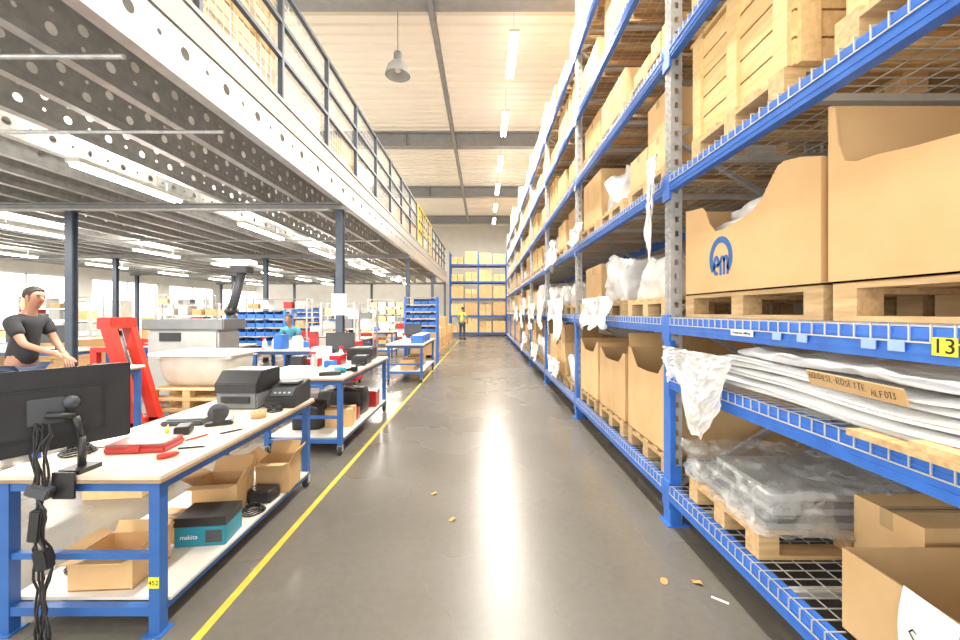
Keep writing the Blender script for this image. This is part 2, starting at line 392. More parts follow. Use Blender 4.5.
def open_carton_mesh(w,d,h,prof=None,t=.007,mat=None,hn=None):
    b=B(); b.bx(-w/2,w/2,-d/2,d/2,0,t)
    wall_prof(b,prof or [(-d/2,h),(d/2,h)],-w/2,t)
    b.bx(w/2-t,w/2,-d/2,d/2,0,h).bx(-w/2+t,w/2-t,-d/2,-d/2+t,0,hn or h).bx(-w/2+t,w/2-t,d/2-t,d/2,0,h)
    return b.mesh('carton_body',[mat or CARD])
def open_carton(loc,w,d,h,label,rz=0,prof=None,flaps=(1,1,1,1),group=None,fa=.5,fl=None,mat=None,near=None,hn=None):
    t=thing('open_carton',label,'box',loc,rz,group)
    put('carton_body',open_carton_mesh(w,d,h,prof,mat=mat,hn=hn),t)
    fl=fl or min(w,d)*.42
    fx=B().bx(0,.005,-d/2+.01,d/2-.01,0,fl).mesh('flap',CARD); fy=B().bx(-w/2+.01,w/2-.01,0,.005,0,fl).mesh('flap',CARD)
    if flaps[0]: put('flap',fx,t,(-w/2,0,h),(0,-fa-1.6*random.random()*.8,0))
    if flaps[1]: put('flap',fx,t,(w/2-.005,0,h),(0,fa,0))
    if flaps[2]: put('flap',fy,t,(0,-d/2,h),(fa+.9 if near is None else near,0,0))
    if flaps[3]: put('flap',fy,t,(0,d/2-.005,h),(-fa,0,0))
    return t
def blob_mesh(sx,sy,sz,seed,amp,mat,name='bundle',cuts=9,rough=.25,hf=0,smooth=True):
    bm=bmesh.new(); bmesh.ops.create_cube(bm,size=1)
    bmesh.ops.subdivide_edges(bm,edges=bm.edges,cuts=cuts,use_grid_fill=True)
    for v in bm.verts:
        c=v.co.copy()
        sph=c.normalized()*.5
        c=c.lerp(sph*1.15,rough*.5)
        p=Vector((c.x*sx,c.y*sy,(c.z+.5)*sz))
        nn=noise.noise_vector(p*3.2+Vector((seed*7.3,seed,0)))*amp+noise.noise_vector(p*9+Vector((seed,0,seed)))*amp*.45
        if hf:
            q=p*9; r=1-abs(noise.noise(q+Vector((noise.noise(q*.6)*2,seed,0))))*2.2
            d=Vector((c.x/.5 if abs(c.x)>.47 else 0,c.y/.5 if abs(c.y)>.47 else 0,1 if c.z>.45 else 0))
            nn+=d*hf*max(0,r)
        p+=nn
        if v.co.z<=-.49 or p.z<0: p.z=0
        v.co=p
    me=bpy.data.meshes.new(name); bm.to_mesh(me); bm.free(); me.materials.append(mat)
    me.polygons.foreach_set('use_smooth',[smooth]*len(me.polygons)); return me
def sheet_mesh(w,L,t,seed,amp,mat=FOAM,name='foam_sheet'):
    nu,nv=14,40; b=B()
    def base(x,y): return amp*(noise.noise(Vector((x*1.6,y*1.5,0)))+.5)
    def P(u,v,top):
        x=(u-.5)*w+.03*noise.noise(Vector((v*5,seed,2))); y=(v-.5)*L+.02*noise.noise(Vector((u*5,seed,7)))
        e=min(u,1-u)*w; rnd_=t*.45*max(0,1-e/.03)
        return (x,y,base(x,y)+((t-rnd_+.006*noise.noise(Vector((x*9,y*9,seed)))) if top else rnd_*.4))
    b.grid(lambda u,v:P(u,v,1),nu,nv).grid(lambda u,v:P(u,v,0),nu,nv)
    b.grid(lambda u,v:P(0,u,v>.5),nv,1).grid(lambda u,v:P(1,u,v>.5),nv,1).grid(lambda u,v:P(u,0,v>.5),nu,1).grid(lambda u,v:P(u,1,v>.5),nu,1)
    me=b.mesh(name,mat)
    bm=bmesh.new(); bm.from_mesh(me); bmesh.ops.remove_doubles(bm,verts=bm.verts,dist=.0005); bmesh.ops.recalc_face_normals(bm,faces=bm.faces); bm.to_mesh(me); bm.free()
    me.polygons.foreach_set('use_smooth',[True]*len(me.polygons))
    return me
def crate_mesh(w,d,h,slat=.11,gap=.012):
    b=B(); n=max(2,int(h/(slat))); hh=h/n
    b.bx(-w/2+.02,w/2-.02,-d/2+.02,d/2-.02,0,.02)
    for i in range(n):
        z0=i*hh; z1=z0+hh-gap
        b.bx(-w/2,w/2,-d/2,-d/2+.02,z0,z1).bx(-w/2,w/2,d/2-.02,d/2,z0,z1)
        b.bx(-w/2,-w/2+.02,-d/2+.02,d/2-.02,z0,z1).bx(w/2-.02,w/2,-d/2+.02,d/2-.02,z0,z1)
    return b.mesh('crate_wall',CRATE)
def crate(loc,w,d,h,label,group=None,lid=True,rz=0,diag=False,**k):
    t=thing('wooden_crate',label,'crate',loc,rz,group)
    put('crate_wall',crate_mesh(w,d,h,**k),t)
    bmx=B().bx(0,.02,-.045,.045,0,h).mesh('batten',CRATE); bmy=B().bx(-.045,.045,0,.02,0,h).mesh('batten',CRATE)
    for x0 in (-w/2-.02,w/2):
        for yy in (-d/2+.06,0,d/2-.06): put('batten',bmx,t,(x0,yy,0))
    for y0 in (-d/2-.02,d/2):
        for xx in (-w/2+.06,w/2-.06): put('batten',bmy,t,(xx,y0,0))
    if diag:
        B().bar((w/2+.01,-d/2+.1,.05),(w/2+.01,-.05,h-.05),.09,.018).obj('diagonal_batten',CRATE,t)
        B().bar((w/2+.01,.05,h-.05),(w/2+.01,d/2-.1,.05),.09,.018).obj('diagonal_batten',CRATE,t)
    if lid:
        b=B(); n=6
        for i in range(n): b.bx(-w/2-.02,w/2+.02,-d/2-.02+i*(d+.04)/n,-d/2-.02+(i+1)*(d+.04)/n-.008,h,h+.02)
        b.obj('lid',CRATE,t)
    return t

# ------------------------------------------------------------------ pallet rack
RX0=1.31; RD=1.10; BAY=2.85; Y0=0.0; NB=8
LV=[.29,1.465,2.46,3.39,4.32,5.25]
rk=thing('pallet_rack','tall blue and galvanised pallet racking with wire mesh decks','pallet rack',(RX0,Y0,0))
def post_geo(b,x):
    w=.045; H=5.95
    for y0,y1 in ((-w,-w+.028),(w-.028,w)): b.bx(x,x+.004,y0,y1,.01,H)
    b.bx(x,x+.004,-.007,.007,.01,H)
    z=.05
    while z<H-.04: b.bx(x,x+.004,-w,w,z,z+.022); z+=.05
    for yy in (-w,w-.004):
        b.bx(x,x+.028,yy,yy+.004,.01,H).bx(x+.055,x+.08,yy,yy+.004,.01,H)
        z=.07
        while z<H-.05: b.bx(x+.02,x+.06,yy,yy+.004,z,z+.06); z+=.1
b=B(); post_geo(b,0); post_geo(b,RD-.08); ufm=b.mesh('upright_frame',GALV)
b=B(); z=.25; up=True
while z<5.5:
    x0,x1=(.04,RD-.04) if up else (RD-.04,.04); b.bar((x0,0,z),(x1,0,z+.62),.035,.03); z+=.62; up=not up
b.bar((.08,0,.2),(RD-.08,0,.2),.035).bar((.08,0,5.8),(RD-.08,0,5.8),.035); brm=b.mesh('brace',GALV)
b=B().bx(-.03,.12,-.07,.07,0,.01); b.bx(-.006,.0,-.052,.052,.01,1.30).bx(-.006,.07,-.052,-.046,.01,.42).bx(-.006,.03,-.052,-.046,.42,1.30).bx(-.006,.03,.046,.052,.01,1.30); ftm=b.mesh('post_guard',BLUE)
for i in range(NB+1):
    u=put('upright_frame',ufm,rk,(0,i*BAY,0)); put('brace',brm,u); put('post_guard',ftm,u)
L_=BAY-.10
b=B(); b.bx(-.012,.038,.05,.05+L_,-.115,-.012).bx(.012,.038,.05,.05+L_,-.012,-.006)
b.bx(-.016,-.012,.05,.05+L_,-.092,-.082).bx(-.016,-.012,.05,.05+L_,-.045,-.035)
b.bx(-.016,-.002,.0,.055,-.17,.015).bx(-.016,-.002,BAY-.055,BAY,-.17,.015)
bm_=b.mesh('beam',BLUE)
rb_=B().bx(RD-.04,RD,.05,BAY-.05,-.11,-.010).mesh('rear_beam',BLUE)
def deck_mesh():
    b=B(); w=.0042
    y=.075
    while y<BAY-.07:
        b.bx(-.02,RD,y-w/2,y+w/2,-.0045,-.0005); b.bx(-.0215,-.017,y-w/2,y+w/2,-.055,-.0005); y+=.06
    x=0.0
    while x<RD: b.bx(x-w/2,x+w/2,.06,BAY-.06,-.009,-.0048); x+=.1
    b.bx(-.0215,-.017,.06,BAY-.06,-.057,-.052)
    for k in range(4):
        yy=.4+k*.68; b.bx(.04,RD-.04,yy-.02,yy+.02,-.04,-.010)
    return b.mesh('wire_deck',WIRE)
dk=deck_mesh()
for i in range(NB):
    for z in LV+([1.08] if i==0 else []):
        put('beam',bm_,rk,(0,i*BAY,z)); put('rear_beam',rb_,rk,(0,i*BAY,z)); put('wire_deck',dk,rk,(0,i*BAY,z))
def beam_label(y,z,w,h,mat,txt=None):
    l=B().bx(-.0035,0,-w/2,w/2,-h/2,h/2).obj('location_label',mat,rk,loc=(-.0205,y-Y0,z))
    if txt: text(txt,h*1.15,INK,l,(-.0042,0,0),RX,'digits')
beam_label(1.118,1.402,.062,.052,YELL,'13')
PBL=M('pale_label',(.35,.5,.75),.5)
for i,yy in enumerate((1.25,1.34,1.62,1.76)): beam_label(yy,1.395,.05,.035,PBL)
beam_label(2.0,1.395,.17,.03,PAPER)
text('Charge max. 2000 kg',.016,INK,rk,(-.0252,2.0-Y0,1.395),RX)

GR='pallets on the rack'
def pallet(x,y,z,s=False,rz=0,me=None):
    return put('pallet',me or (PAL_S if s else PAL),None,(x,y,z+.0005),(0,0,rz),'worn softwood pallet standing on the wire rack deck','pallet',GR)
CX=RX0+.04+.6
zt=LV[1]+.1455
pallet(1.82,2.165,LV[1],rz=PI/2,me=PAL_L); pallet(1.82,1.02,LV[1],rz=PI/2,me=PAL_L)
AX,AW=1.79,.86; d=1.08
pr=[(-d/2,.52),(-.44,.555),(-.34,.575),(-.30,.565),(-.25,.51),(-.19,.44),(-.12,.40),(-.03,.38),(.05,.37),(.13,.36),(.20,.365),(.26,.42),(.30,.50),(.34,.54),(.44,.55),(d/2,.565)]
A=open_carton((AX,2.155,zt),AW,d,.565,'large open cardboard box with blue round logo and scooped front edge',prof=pr,flaps=(0,0,0,0),mat=CARDB,hn=.52)
b=B()
ribbon(b,arc(0,.010,.094,.106,222,-42,32),.036)
ribbon(b,[(-.062,-.030)]+[(-.020,-.030)]+arc(-.041,-.030,.022,.048,0,305),.024)
ribbon(b,[(-.022,-.030),(.000,-.015)]+[(.002,-.090)],.022)
ribbon(b,[(.002,-.015)]+arc(.018,-.014,.017,.026,180,0,10)+[(.034,-.088)],.022)
ribbon(b,arc(.051,-.014,.017,.026,180,0,10)+[(.068,-.088)],.022)
b.obj('logo_mark',NAVY,A,loc=(-AW/2-.0012,.145,.19))
put('packing_foam',blob_mesh(.72,.96,.43,3,.03,WHITEP,'packing_foam',cuts=14),None,(AX+.02,2.155,zt+.009),label='crumpled white packing film filling an open cardboard box',cat='packing film')
put('foam_tuft',blob_mesh(.55,.62,.12,13,.06,WHITEP,'packing_foam',cuts=12,rough=.7),None,(AX-.02,2.22,zt+.41),label='crumpled white packing film bulging out of a box',cat='packing film')
d=1.12
pr=[(-d/2,.52),(-.45,.46),(-.3,.42),(-.15,.40),(0,.395),(.12,.40),(.25,.415),(.36,.435),(.44,.44),(.49,.46),(.52,.54),(.53,.68),(d/2,.70)]
Bx=open_carton((AX,1.02,zt),AW,d,.70,'large open cardboard box with curved cut-away front on a pallet',prof=pr,flaps=(0,0,0,0),mat=CARDB,hn=.52)
b=B().grid(lambda u,v:(-.004-.015*math.sin(v*PI),-.05+.10*u,.24-.22*v),4,6)
put('shipping_paper',b.mesh('shipping_paper',PAPER),Bx,(-AW/2-.002,-.02,.12),label='white delivery note pocket')
put('foam_film',blob_mesh(.7,.9,.34,9,.05,WHITEP,'foam_film'),None,(AX+.02,1.0,zt+.009),label='crumpled white packing film inside an open cardboard box',cat='packing film')
zt=LV[2]+.1455
pallet(CX,2.20,LV[2]); pallet(CX,1.14,LV[2])
crate((CX,2.20,zt),1.14,.84,.62,'pale planked wooden crate on a pallet')
crate((CX+.02,1.16,zt),1.1,.8,.5,'pale planked wooden crate on a pallet',slat=.14)
zt=LV[3]+.1455
pallet(CX,2.2,LV[3]); crate((CX,2.2,zt),1.1,.8,.6,'pale planked wooden crate on a pallet')
zz=1.083
for i in range(6):
    th=(.034,.012,.03,.01,.03,.018)[i]; L=(2.3,2.2,2.15,2.0,1.9,1.5)[i]; w_=(.95,.9,.98,.85,.92,.8)[i]
    put('foam_sheet',sheet_mesh(w_,L,th,i+2,.035),None,(1.33+w_/2-.05*(i%2)+.01*i,1.42+.05*((i*7)%3),zz),(0,0,.02*math.sin(i*2.1)),'broad soft white foam sheet layered on the rack deck','foam sheet','white foam sheets')
    zz+=th+.004
put('loose_film',blob_mesh(.74,1.5,.06,21,.045,WHITEP,'loose_film',cuts=18,rough=.5),None,(1.75,1.5,zz+.02),label='loose crumpled white film lying on foam sheets',cat='packing film')
p=B().bx(-.003,.003,-.18,.17,0,.058).obj('cardboard_sign',CARD,None,loc=(1.29,1.40,1.215),rot=(.03,-.35,.03))
tag(p,'strip of brown cardboard with handwriting leaning on foam sheets','cardboard strip')
handwrite('BONDESL-ROSETTE',.024,INK,p,(-.0040,.05,.026),(.03,0,0),seed=3)
handwrite('ALFO13',.024,INK,p,(-.0040,-.115,.014),(-.05,0,0),seed=5)
for i in range(2):
    p=B().bx(-.035,.035,-.42,.42,0,.022).obj('timber_batten',WOOD,None,loc=(1.275,.95-.2*i,1.081+.0225*i)) ; tag(p,'thin raw wooden batten on the wire deck','batten','loose battens')
def drape(name,loc,wy,h,seed,label,amp=.03,tri=True,mat=None):
    def fn(u,v):
        if tri: hh=h*(.40+.55*math.sin(min(1,u*1.3+.1)*PI)+.10*noise.noise(Vector((u*8,seed,2))))
        else: hh=h*(.62+.55*noise.noise(Vector((u*2.6,seed*1.7,1)))+.18*noise.noise(Vector((u*9,seed,4))))
        k=.30 if tri else .12
        cr=.012*abs(noise.noise(Vector((u*11+v*4,v*9-u*5,seed)))) 
        return (-.02-amp*(1+noise.noise(Vector((u*5+seed,v*2,seed))))-amp*.6*math.sin(u*17+seed+v*2)*v-.02*v-cr*2, (u-.5)*wy*(1-k*v)+.03*noise.noise(Vector((seed,v*5,u*3))), -hh*v)
    me=B().grid(fn,40,28).mesh(name,mat or WHITEP,False if tri else True)
    return put(name,me,None,loc,label=label,cat='plastic sheet')
drape('hanging_film',(1.28,2.38,1.27),.78,.52,3,'thin creased white plastic film hanging over the blue rack beam',.022,mat=FILMT)
zb=LV[0]
pallet(1.84,2.28,zb,True)
for i in range(5):
    p=B().bx(-.47+.02*i,.46,-.32+.012*i,.31-.01*i,0,.030).obj('steel_sheet',SHEETM if i%2 else MACHL,None,loc=(1.85+.02*(i%2),2.28-.01*i,zb+.1455+.0325*i),rot=(0,0,.03*(i%2))); tag(p,'flat grey steel sheet stacked under clear film','steel sheet','stacked steel sheets')
put('clear_film_wrap',blob_mesh(1.04,.77,.20,5,.022,CLEARP,cuts=38,rough=.05,hf=.032),None,(1.86,2.27,zb+.1455),label='crinkled clear plastic film wrapped over grey steel sheets',cat='plastic film')
open_carton((1.70,1.20,zb),.66,.66,.31,'open brown cardboard box with low cut edges and paper inside',flaps=(0,0,0,0))
o=B().grid(lambda u,v:(-.003-.012*math.sin(v*3),(.5-u)*.16,-.21*v),4,6).obj('paper_sheet',PAPER,None,loc=(1.366,1.22,zb+.318),rot=(.06,0,0)); tag(o,'white paper sheet with black handwriting hanging on a box','paper sheet')
handwrite('S.',.05,INK,o,(-.017,.02,-.17),(0,0,0),seed=2)
put('carton',carton_mesh(.5,.30,.36),None,(1.98,1.72,zb),label='plain brown closed cardboard box on the wire deck',cat='box',group='cartons on the rack')
put('carton',carton_mesh(.5,.5,.30),None,(2.0,.55,zb),label='plain brown closed cardboard box on the wire deck',cat='box',group='cartons on the rack')

CM=[carton_mesh(1.1,.78,h) for h in (.45,.55,.65)]
CSM=[carton_mesh(.56,.38,h) for h in (.22,.28,.34)]
OPM=[open_carton_mesh(1.1,.78,h) for h in (.5,.62)]
WR=[blob_mesh(1.08,.78,h,s,.09,WHITEP,cuts=14,rough=.45) for h,s in ((.35,1),(.45,2),(.5,3),(.3,4),(.42,6))]
def load(kind,x,y,z,maxh):
    if kind=='big':
        me=random.choice(CM); h=max(v.co.z for v in me.vertices); s=min(1,(maxh-.03)/h)*random.uniform(.75,1)
        put('carton',me,None,(x+random.uniform(-.03,.03),y,z),(0,0,random.uniform(-.02,.02)),'large closed brown cardboard box standing on a rack pallet','box','cartons on the rack',(1,random.uniform(.85,1),s))
    elif kind=='open':
        me=random.choice(OPM); h=.62; s=min(1,(maxh-.03)/h)
        put('open_carton',me,None,(x,y,z),(0,0,random.uniform(-.02,.02)),'large open-topped brown cardboard box standing on a rack pallet','box','open cartons on the rack',(1,1,s))
    elif kind=='stack':
        me=random.choice(CSM); h=max(v.co.z for v in me.vertices)+.001
        for yy in (-.20,.20):
            zz=z; k=random.choice((1,2,3,9))
            while zz+h<z+maxh-.02 and k>0:
                put('carton',me,None,(x-.3,y+yy,zz),(0,0,random.uniform(-.02,.02)),'small closed brown cardboard box stacked on a rack pallet','box','small cartons on the rack')
                zz+=h; k-=1
    elif kind=='wrap':
        me=random.choice(WR); put('film_bundle',me,None,(x-.03,y,z),(0,0,0),'load wrapped in crumpled white film on a rack pallet','wrapped load','wrapped loads on the rack',(1,.98,min(1.15,maxh/.65)))
    elif kind=='crate':
        crate((x,y,z),1.08,.76,min(.55,maxh-.06),'pale planked wooden crate on a rack pallet','crates on the rack')
    elif kind=='planks':
        for k in range(4):
            for j,(y0,y1) in enumerate(((-.38,-.2),(-.17,0),(.03,.2),(.22,.38))):
                if k==3 and j>1: continue
                put('timber_board',PLK,None,(x,y+(y0+y1)/2,z+.05*k),(0,0,0),'pale sawn timber board stacked on a rack pallet','board','timber boards on the rack')
PLK=B().bx(-.55,.55,-.085,.085,0,.049).mesh('timber_board',CRATE)
spec={ (1,0):['tall','tall','tall'], (1,1):['wrap','wrap','big'], (1,2):['stack','wrap','open'], (1,3):['planks','stack','big'], (1,4):['crate','big','stack'], (1,5):['big','crate','big'],
       (2,0):['wrap','stack','open'], (2,1):['wrap','wrap','wrap'], (2,2):['open','big','wrap'], (3,1):['wrap','wrap','big'],(3,0):['wrap','wrap','stack'],(4,0):['wrap','stack','wrap'],(4,1):['wrap','big','wrap']}
kinds=['big','big','stack','open','wrap','crate','stack']
for i in range(1,NB):
    for li,z in enumerate(LV):
        nxt=LV[li+1]-.13 if li+1<len(LV) else z+1.35
        row=spec.get((i,li)) or [random.choice(kinds) for _ in range(3)]
        for j,kd in enumerate(row):
            y=Y0+i*BAY+.5+j*.925
            pallet(CX,y,z)
            zt=z+.1455; mh=nxt-zt
            if kd=='tall':
                hh=(.74,.66,.70)[j]; d=.84; c_=(.16,.10,.13)[j]
                pr=[(-d/2,hh),(-.36,hh),(-.30,hh-c_*.5),(-.22,hh-c_),(0,hh-c_*1.05),(.2,hh-c_),(.30,hh-c_*.4),(.36,hh),(d/2,hh)]
                open_carton((CX,y,zt),1.18,d,hh,'tall open brown cardboard box with cut-down front on a pallet',prof=pr,flaps=(0,0,0,1 if j==0 else 0),fl=.13,fa=.2)
            else: load(kd,CX,y,zt,mh)
drape('hanging_film',(1.27,2.90,2.62),.15,.80,7,'white plastic sheet hanging beside the rack upright',.03,tri=False)
for k,(yy,zz,h,w) in enumerate(((4.4,1.66,.5,1.1),(6.9,1.72,.8,1.5),(8.6,1.74,.9,1.0),(10.2,1.72,.9,1.6),(12.6,1.72,.8,1.6),(15,1.7,.8,1.3),(7.2,2.66,.5,1.0),(5.3,2.64,.35,.7),(7.0,.7,.5,1.2),(9.6,.75,.55,1.4),(12.0,.8,.5,1.4))):
    drape('hanging_film',(1.285,yy,zz),w,h,k+10,'crumpled white plastic film spilling down over the rack beam',.05,tri=False)
er=thing('pallet_rack','blue pallet racking across the end of the aisle','pallet rack',(-2.1,24.6,0))
for xx in (0,1.75,3.5):
    put('upright_frame',B().bx(-.04,.04,0,.08,0,5.2).bx(-.04,.04,1.0,1.08,0,5.2).mesh('upright_frame',BLUED),er,(xx,0,0))
ELV=(.25,1.3,2.35,3.4,4.45)
for z in ELV:
    B().bx(.05,3.45,-.01,.04,z-.11,z-.002).obj('beam',BLUED,er); B().bx(.05,3.45,1.04,1.09,z-.11,z-.002).obj('rear_beam',BLUED,er)
    B().bx(.05,3.45,.04,1.04,z-.03,z-.002).obj('shelf_deck',WIRE,er)
    for k in range(4):
        X_=-2.1+.46+k*.86
        if random.random()<.4:
            me=CSM[k%3]; h=(.22,.28,.34)[k%3]+.002
            for c in range(2):
                for sx in (-.19,.19): put('carton',me,None,(X_+sx,24.95,z+c*h),(0,0,PI/2),'small closed brown cardboard box on the end rack','box','cartons on the end rack',(1,.92,1))
        else:
            hh=random.uniform(.6,.9)
            put('carton',CM[k%3],None,(X_,25.14,z),(0,0,PI/2),'closed brown cardboard box on the end rack','box','cartons on the end rack',(.9,.98,hh/(.45,.55,.65)[k%3]))

# ------------------------------------------------------------------ workbenches
castb=B(); castb.lathe([(0,-.018),(.04,-.018),(.047,-.01),(.047,.01),(.04,.018),(0,.018)],(0,0,.047),16,0,'X'); castb.bx(-.028,.028,-.02,.02,.088,.10,1).bx(-.028,-.022,-.02,.02,.04,.09,1).bx(.022,.028,-.02,.02,.04,.09,1)
CASTM=castb.mesh('castor',[RUB,GALV])
def bench(loc,w,L,h,label,top=TOPM,cast=True,shelf=.17,blue=BLUE2,rz=0,farcast=False):
    t=thing('workbench',label,'workbench',loc,rz)
    B().bx(-w,0,0,L,h-.022,h).obj('worktop',top,t,bevel=.003)
    B().bx(-w-.003,.003,-.003,L+.003,h-.034,h-.022).obj('worktop_edge',TOPE,t)
    lg=B().bx(-.025,.025,-.025,.025,.10,h-.034).mesh('leg',blue); lg0=B().bx(-.025,.025,-.025,.025,.004,h-.034).bx(-.045,.045,-.045,.045,0,.005).mesh('leg',blue)
    for xx in (-.05,-w+.05):
        for yy in (.05,L-.05):
            c=cast and not (farcast and yy<.1)
            put('leg',lg if c else lg0,t,(xx,yy,0))
            if c: put('castor',CASTM,t,(xx,yy,0))
    zz=h-.034
    for q in ((-w+.075,-.075,.03,.07,zz-.05,zz),(-w+.075,-.075,L-.07,L-.03,zz-.05,zz),(-.07,-.03,.075,L-.075,zz-.05,zz),(-w+.03,-w+.07,.075,L-.075,zz-.05,zz)): B().bx(*q).obj('frame_rail',blue,t)
    zz=h*.5
    B().bx(-w+.075,-.075,.035,.065,zz-.03,zz+.0).obj('stretcher',blue,t)
    if shelf:
        for q in ((-.07,-.03,.075,L-.075,shelf-.055,shelf-.015),(-w+.075,-.075,.03,.07,shelf-.055,shelf-.015),(-w+.03,-w+.07,.075,L-.075,shelf-.055,shelf-.015)): B().bx(*q).obj('shelf_rail',blue,t)
        B().bx(-w+.02,-.015,.0+.08,L-.08,shelf-.015,shelf).obj('lower_shelf',SHELF,t)
    return t
b1=bench((-1.48,1.83,0),.80,1.66,.75,'wooden-topped workbench with blue steel legs and lower shelf',shelf=.14,farcast=True)
l=B().bx(-.024,.024,-.004,0,-.025,.025).obj('number_label',YELL,b1,loc=(-.05,.0248,.245))
text('452',.03,INK,l,(0,-.0046,0),RY,'digits')
b2=bench((-1.46,4.15,0),.86,1.95,.82,'blue-legged workbench with white worktop and crowded shelf',top=SHELF,shelf=.18)
b3=bench((-1.27,8.4,0),.80,1.95,.82,'blue-legged workbench with pale worktop',top=SHELF,shelf=.25)
bench((-3.98,3.95,0),.55,.75,.88,'small white worktable with blue steel legs',top=PAPER,cast=False,shelf=None)
bench((-4.9,7.95,0),1.9,.7,.82,'workbench with pale worktop covered in small items',top=SHELF,shelf=.25)
bench((-2.75,6.85,0),1.25,.7,.85,'workbench with pale worktop covered in small items',top=SHELF,shelf=.25)
bench((-6.9,6.65,0),1.8,.8,.85,'desk with pale worktop holding screens',top=SHELF,shelf=None,cast=False)
bench((-3.0,13.2,0),2.2,.8,.85,'workbench with pale worktop covered in small items',top=SHELF,shelf=.25)
bench((-7.1,13.0,0),2.2,.8,.85,'workbench with pale worktop covered in small items',top=SHELF,shelf=.25)
bench((-9.6,8.6,0),2.2,.8,.85,'workbench with pale worktop covered in small items',top=SHELF,shelf=.25)
bench((-2.9,9.75,0),1.4,.8,.85,'workbench with pale worktop covered in small items',top=SHELF,shelf=.25)
bench((-10.2,5.2,0),2.2,.8,.85,'workbench with pale worktop covered in small items',top=SHELF,shelf=.25)

m=thing('monitor','black widescreen monitor seen from behind on a clamp arm','monitor',(-2.0,1.95,.751),0)
scr=B().rb((0,0,0),(.62,.022,.38)).obj('screen_housing',BLACK,m,bevel=.006)
scr.location=(-.035,-.10,.295); scr.rotation_euler=(0,0,math.radians(57))
B().rb((0,-.02,-.01),(.40,.03,.22)).obj('rear_hump',BLACK,scr,bevel=.01)
B().rb((0,.0125,0),(.60,.002,.36)).obj('panel',DARK,scr)
B().rb((0,-.042,0),(.12,.012,.12)).obj('mount_plate',DARK,scr,bevel=.004)
B().lathe([(0,-.018),(.026,-.015),(.032,0),(.026,.015),(0,.018)],(.08,-.052,.03),14,0,'Y').obj('knob',DARK,scr,True)
a=scr.location
B().path([(a[0]+.045,a[1]-.035,.28),(.08,-.07,.26),(.09,-.05,.16),(.09,-.05,.004)],.016).obj('arm',BLACK,m,True)
B().bx(.04,.14,-.11,.0,0,.02).bx(.04,.14,-.137,-.127,-.1,.02).obj('clamp',BLACK,m)
def wig(x,seed,z0,z1,n=22,a=.02): return [(x+a*noise.noise(Vector((i*.45,seed,0))),-.16+a*.6*noise.noise(Vector((seed,i*.4,3))),z0+(z1-z0)*i/(n-1)) for i in range(n)]
cb_=thing('cable_bundle','tangled bundle of black cables and adapters hanging off the bench','cable',(-1.98,1.95,0))
for k in range(6): B().path(wig((k-2.5)*.012,k*3.1,1.0,.02,a=.045),.005,6).obj('cable',BLACK,cb_)
B().rb((-.01,-.17,.55),(.05,.035,.14),(0,.1,.1)).obj('adapter',BLACK,cb_,bevel=.006)
B().rb((.02,-.17,.40),(.06,.04,.09),(0,-.2,.1)).obj('adapter',BLACK,cb_,bevel=.006)
B().rb((.0,-.165,.70),(.09,.05,.05),(0,.4,.2)).obj('cable_clip',DARK,cb_,bevel=.006)
r=thing('parts_case','red plastic organiser case with clear lid lying on the bench','case',(-1.86,2.2,.7505),.12)
B().bx(-.15,.15,-.09,.09,0,.035).obj('case_base',REDP,r,bevel=.008)
B().bx(-.145,.145,-.085,.085,.036,.048).obj('case_lid',M('smoky_lid',(.35,.10,.09),.15,coat=.5),r,bevel=.004)
B().bx(-.03,.03,-.10,-.088,.012,.04).obj('latch',REDP,r)
p=thing('label_printer','black and grey desktop label printer','printer',(-1.90,3.20,.7505),-.03)
B().bx(-.16,.16,-.13,.2,0,.13).obj('printer_base',MACHG,p,bevel=.012)
B().prism([(-.14,.13),(-.14,.20),(-.05,.29),(.2,.29),(.2,.13)],-.165,.165).obj('printer_cover',BLACK,p,bevel=.006)
B().bx(-.11,.11,-.145,-.132,.05,.10).obj('paper_slot',BLACK,p)
k=thing('card_printer','dark low wedge-shaped printer with paper slot and buttons','printer',(-1.60,3.28,.7505),.05)
k.scale=(.9,.9,.95)
B().prism([(-.19,0),(-.19,.07),(-.05,.16),(.17,.19),(.19,.17),(.19,0)],-.125,.125).obj('printer_base',BLACK,k,bevel=.008)
B().rb((0,-.118,.122),(.19,.10,.008),(.57,0,0)).obj('paper_slot',DARK,k)
B().bx(-.09,.09,-.03,.12,.172,.188).obj('top_cover',DARK,k,bevel=.005)
b=B().rb((0,0,0),(.02,.018,.008),(.57,0,0)).mesh('button',MACHL)
for i in range(4): put('button',b,k,(-.06+i*.04,-.135,.116))
h=thing('tape_dispenser','round black tape dispenser standing on the bench','tape dispenser',(-1.76,2.66,.7505),.5)
B().bx(-.08,.08,-.035,.035,0,.022).obj('dispenser_base',BLACK,h,bevel=.006)
B().lathe([(.028,-.022),(.06,-.022),(.06,.022),(.028,.022),(.028,-.022)],(-.005,0,.083),22,0,'Y').obj('tape_reel',DARK,h,True)
B().bx(-.03,.03,-.034,-.026,.02,.11).bx(-.03,.03,.026,.034,.02,.11).obj('reel_holder',BLACK,h)
B().bx(.07,.085,-.03,.03,.022,.06).obj('cutter',GALV,h)
sc_=thing('bench_scale','dark digital weighing scale on the bench','scale',(-2.0,2.74,.7505),.1)
B().bx(-.13,.13,-.12,.12,.0,.03).obj('scale_base',DARK,sc_,bevel=.008); B().bx(-.12,.12,-.08,.11,.034,.042).obj('weighing_plate',GALV,sc_); B().tube((0,0,.03),(0,0,.034),.03).obj('load_post',DARK,sc_)
o=B().lathe([(.03,0),(.05,0),(.05,.045),(.03,.045),(.03,0)],n=20).obj('tape_roll',TAPE,None,True,loc=(-1.60,2.84,.7505)); tag(o,'roll of brown packing tape on the bench','tape roll')
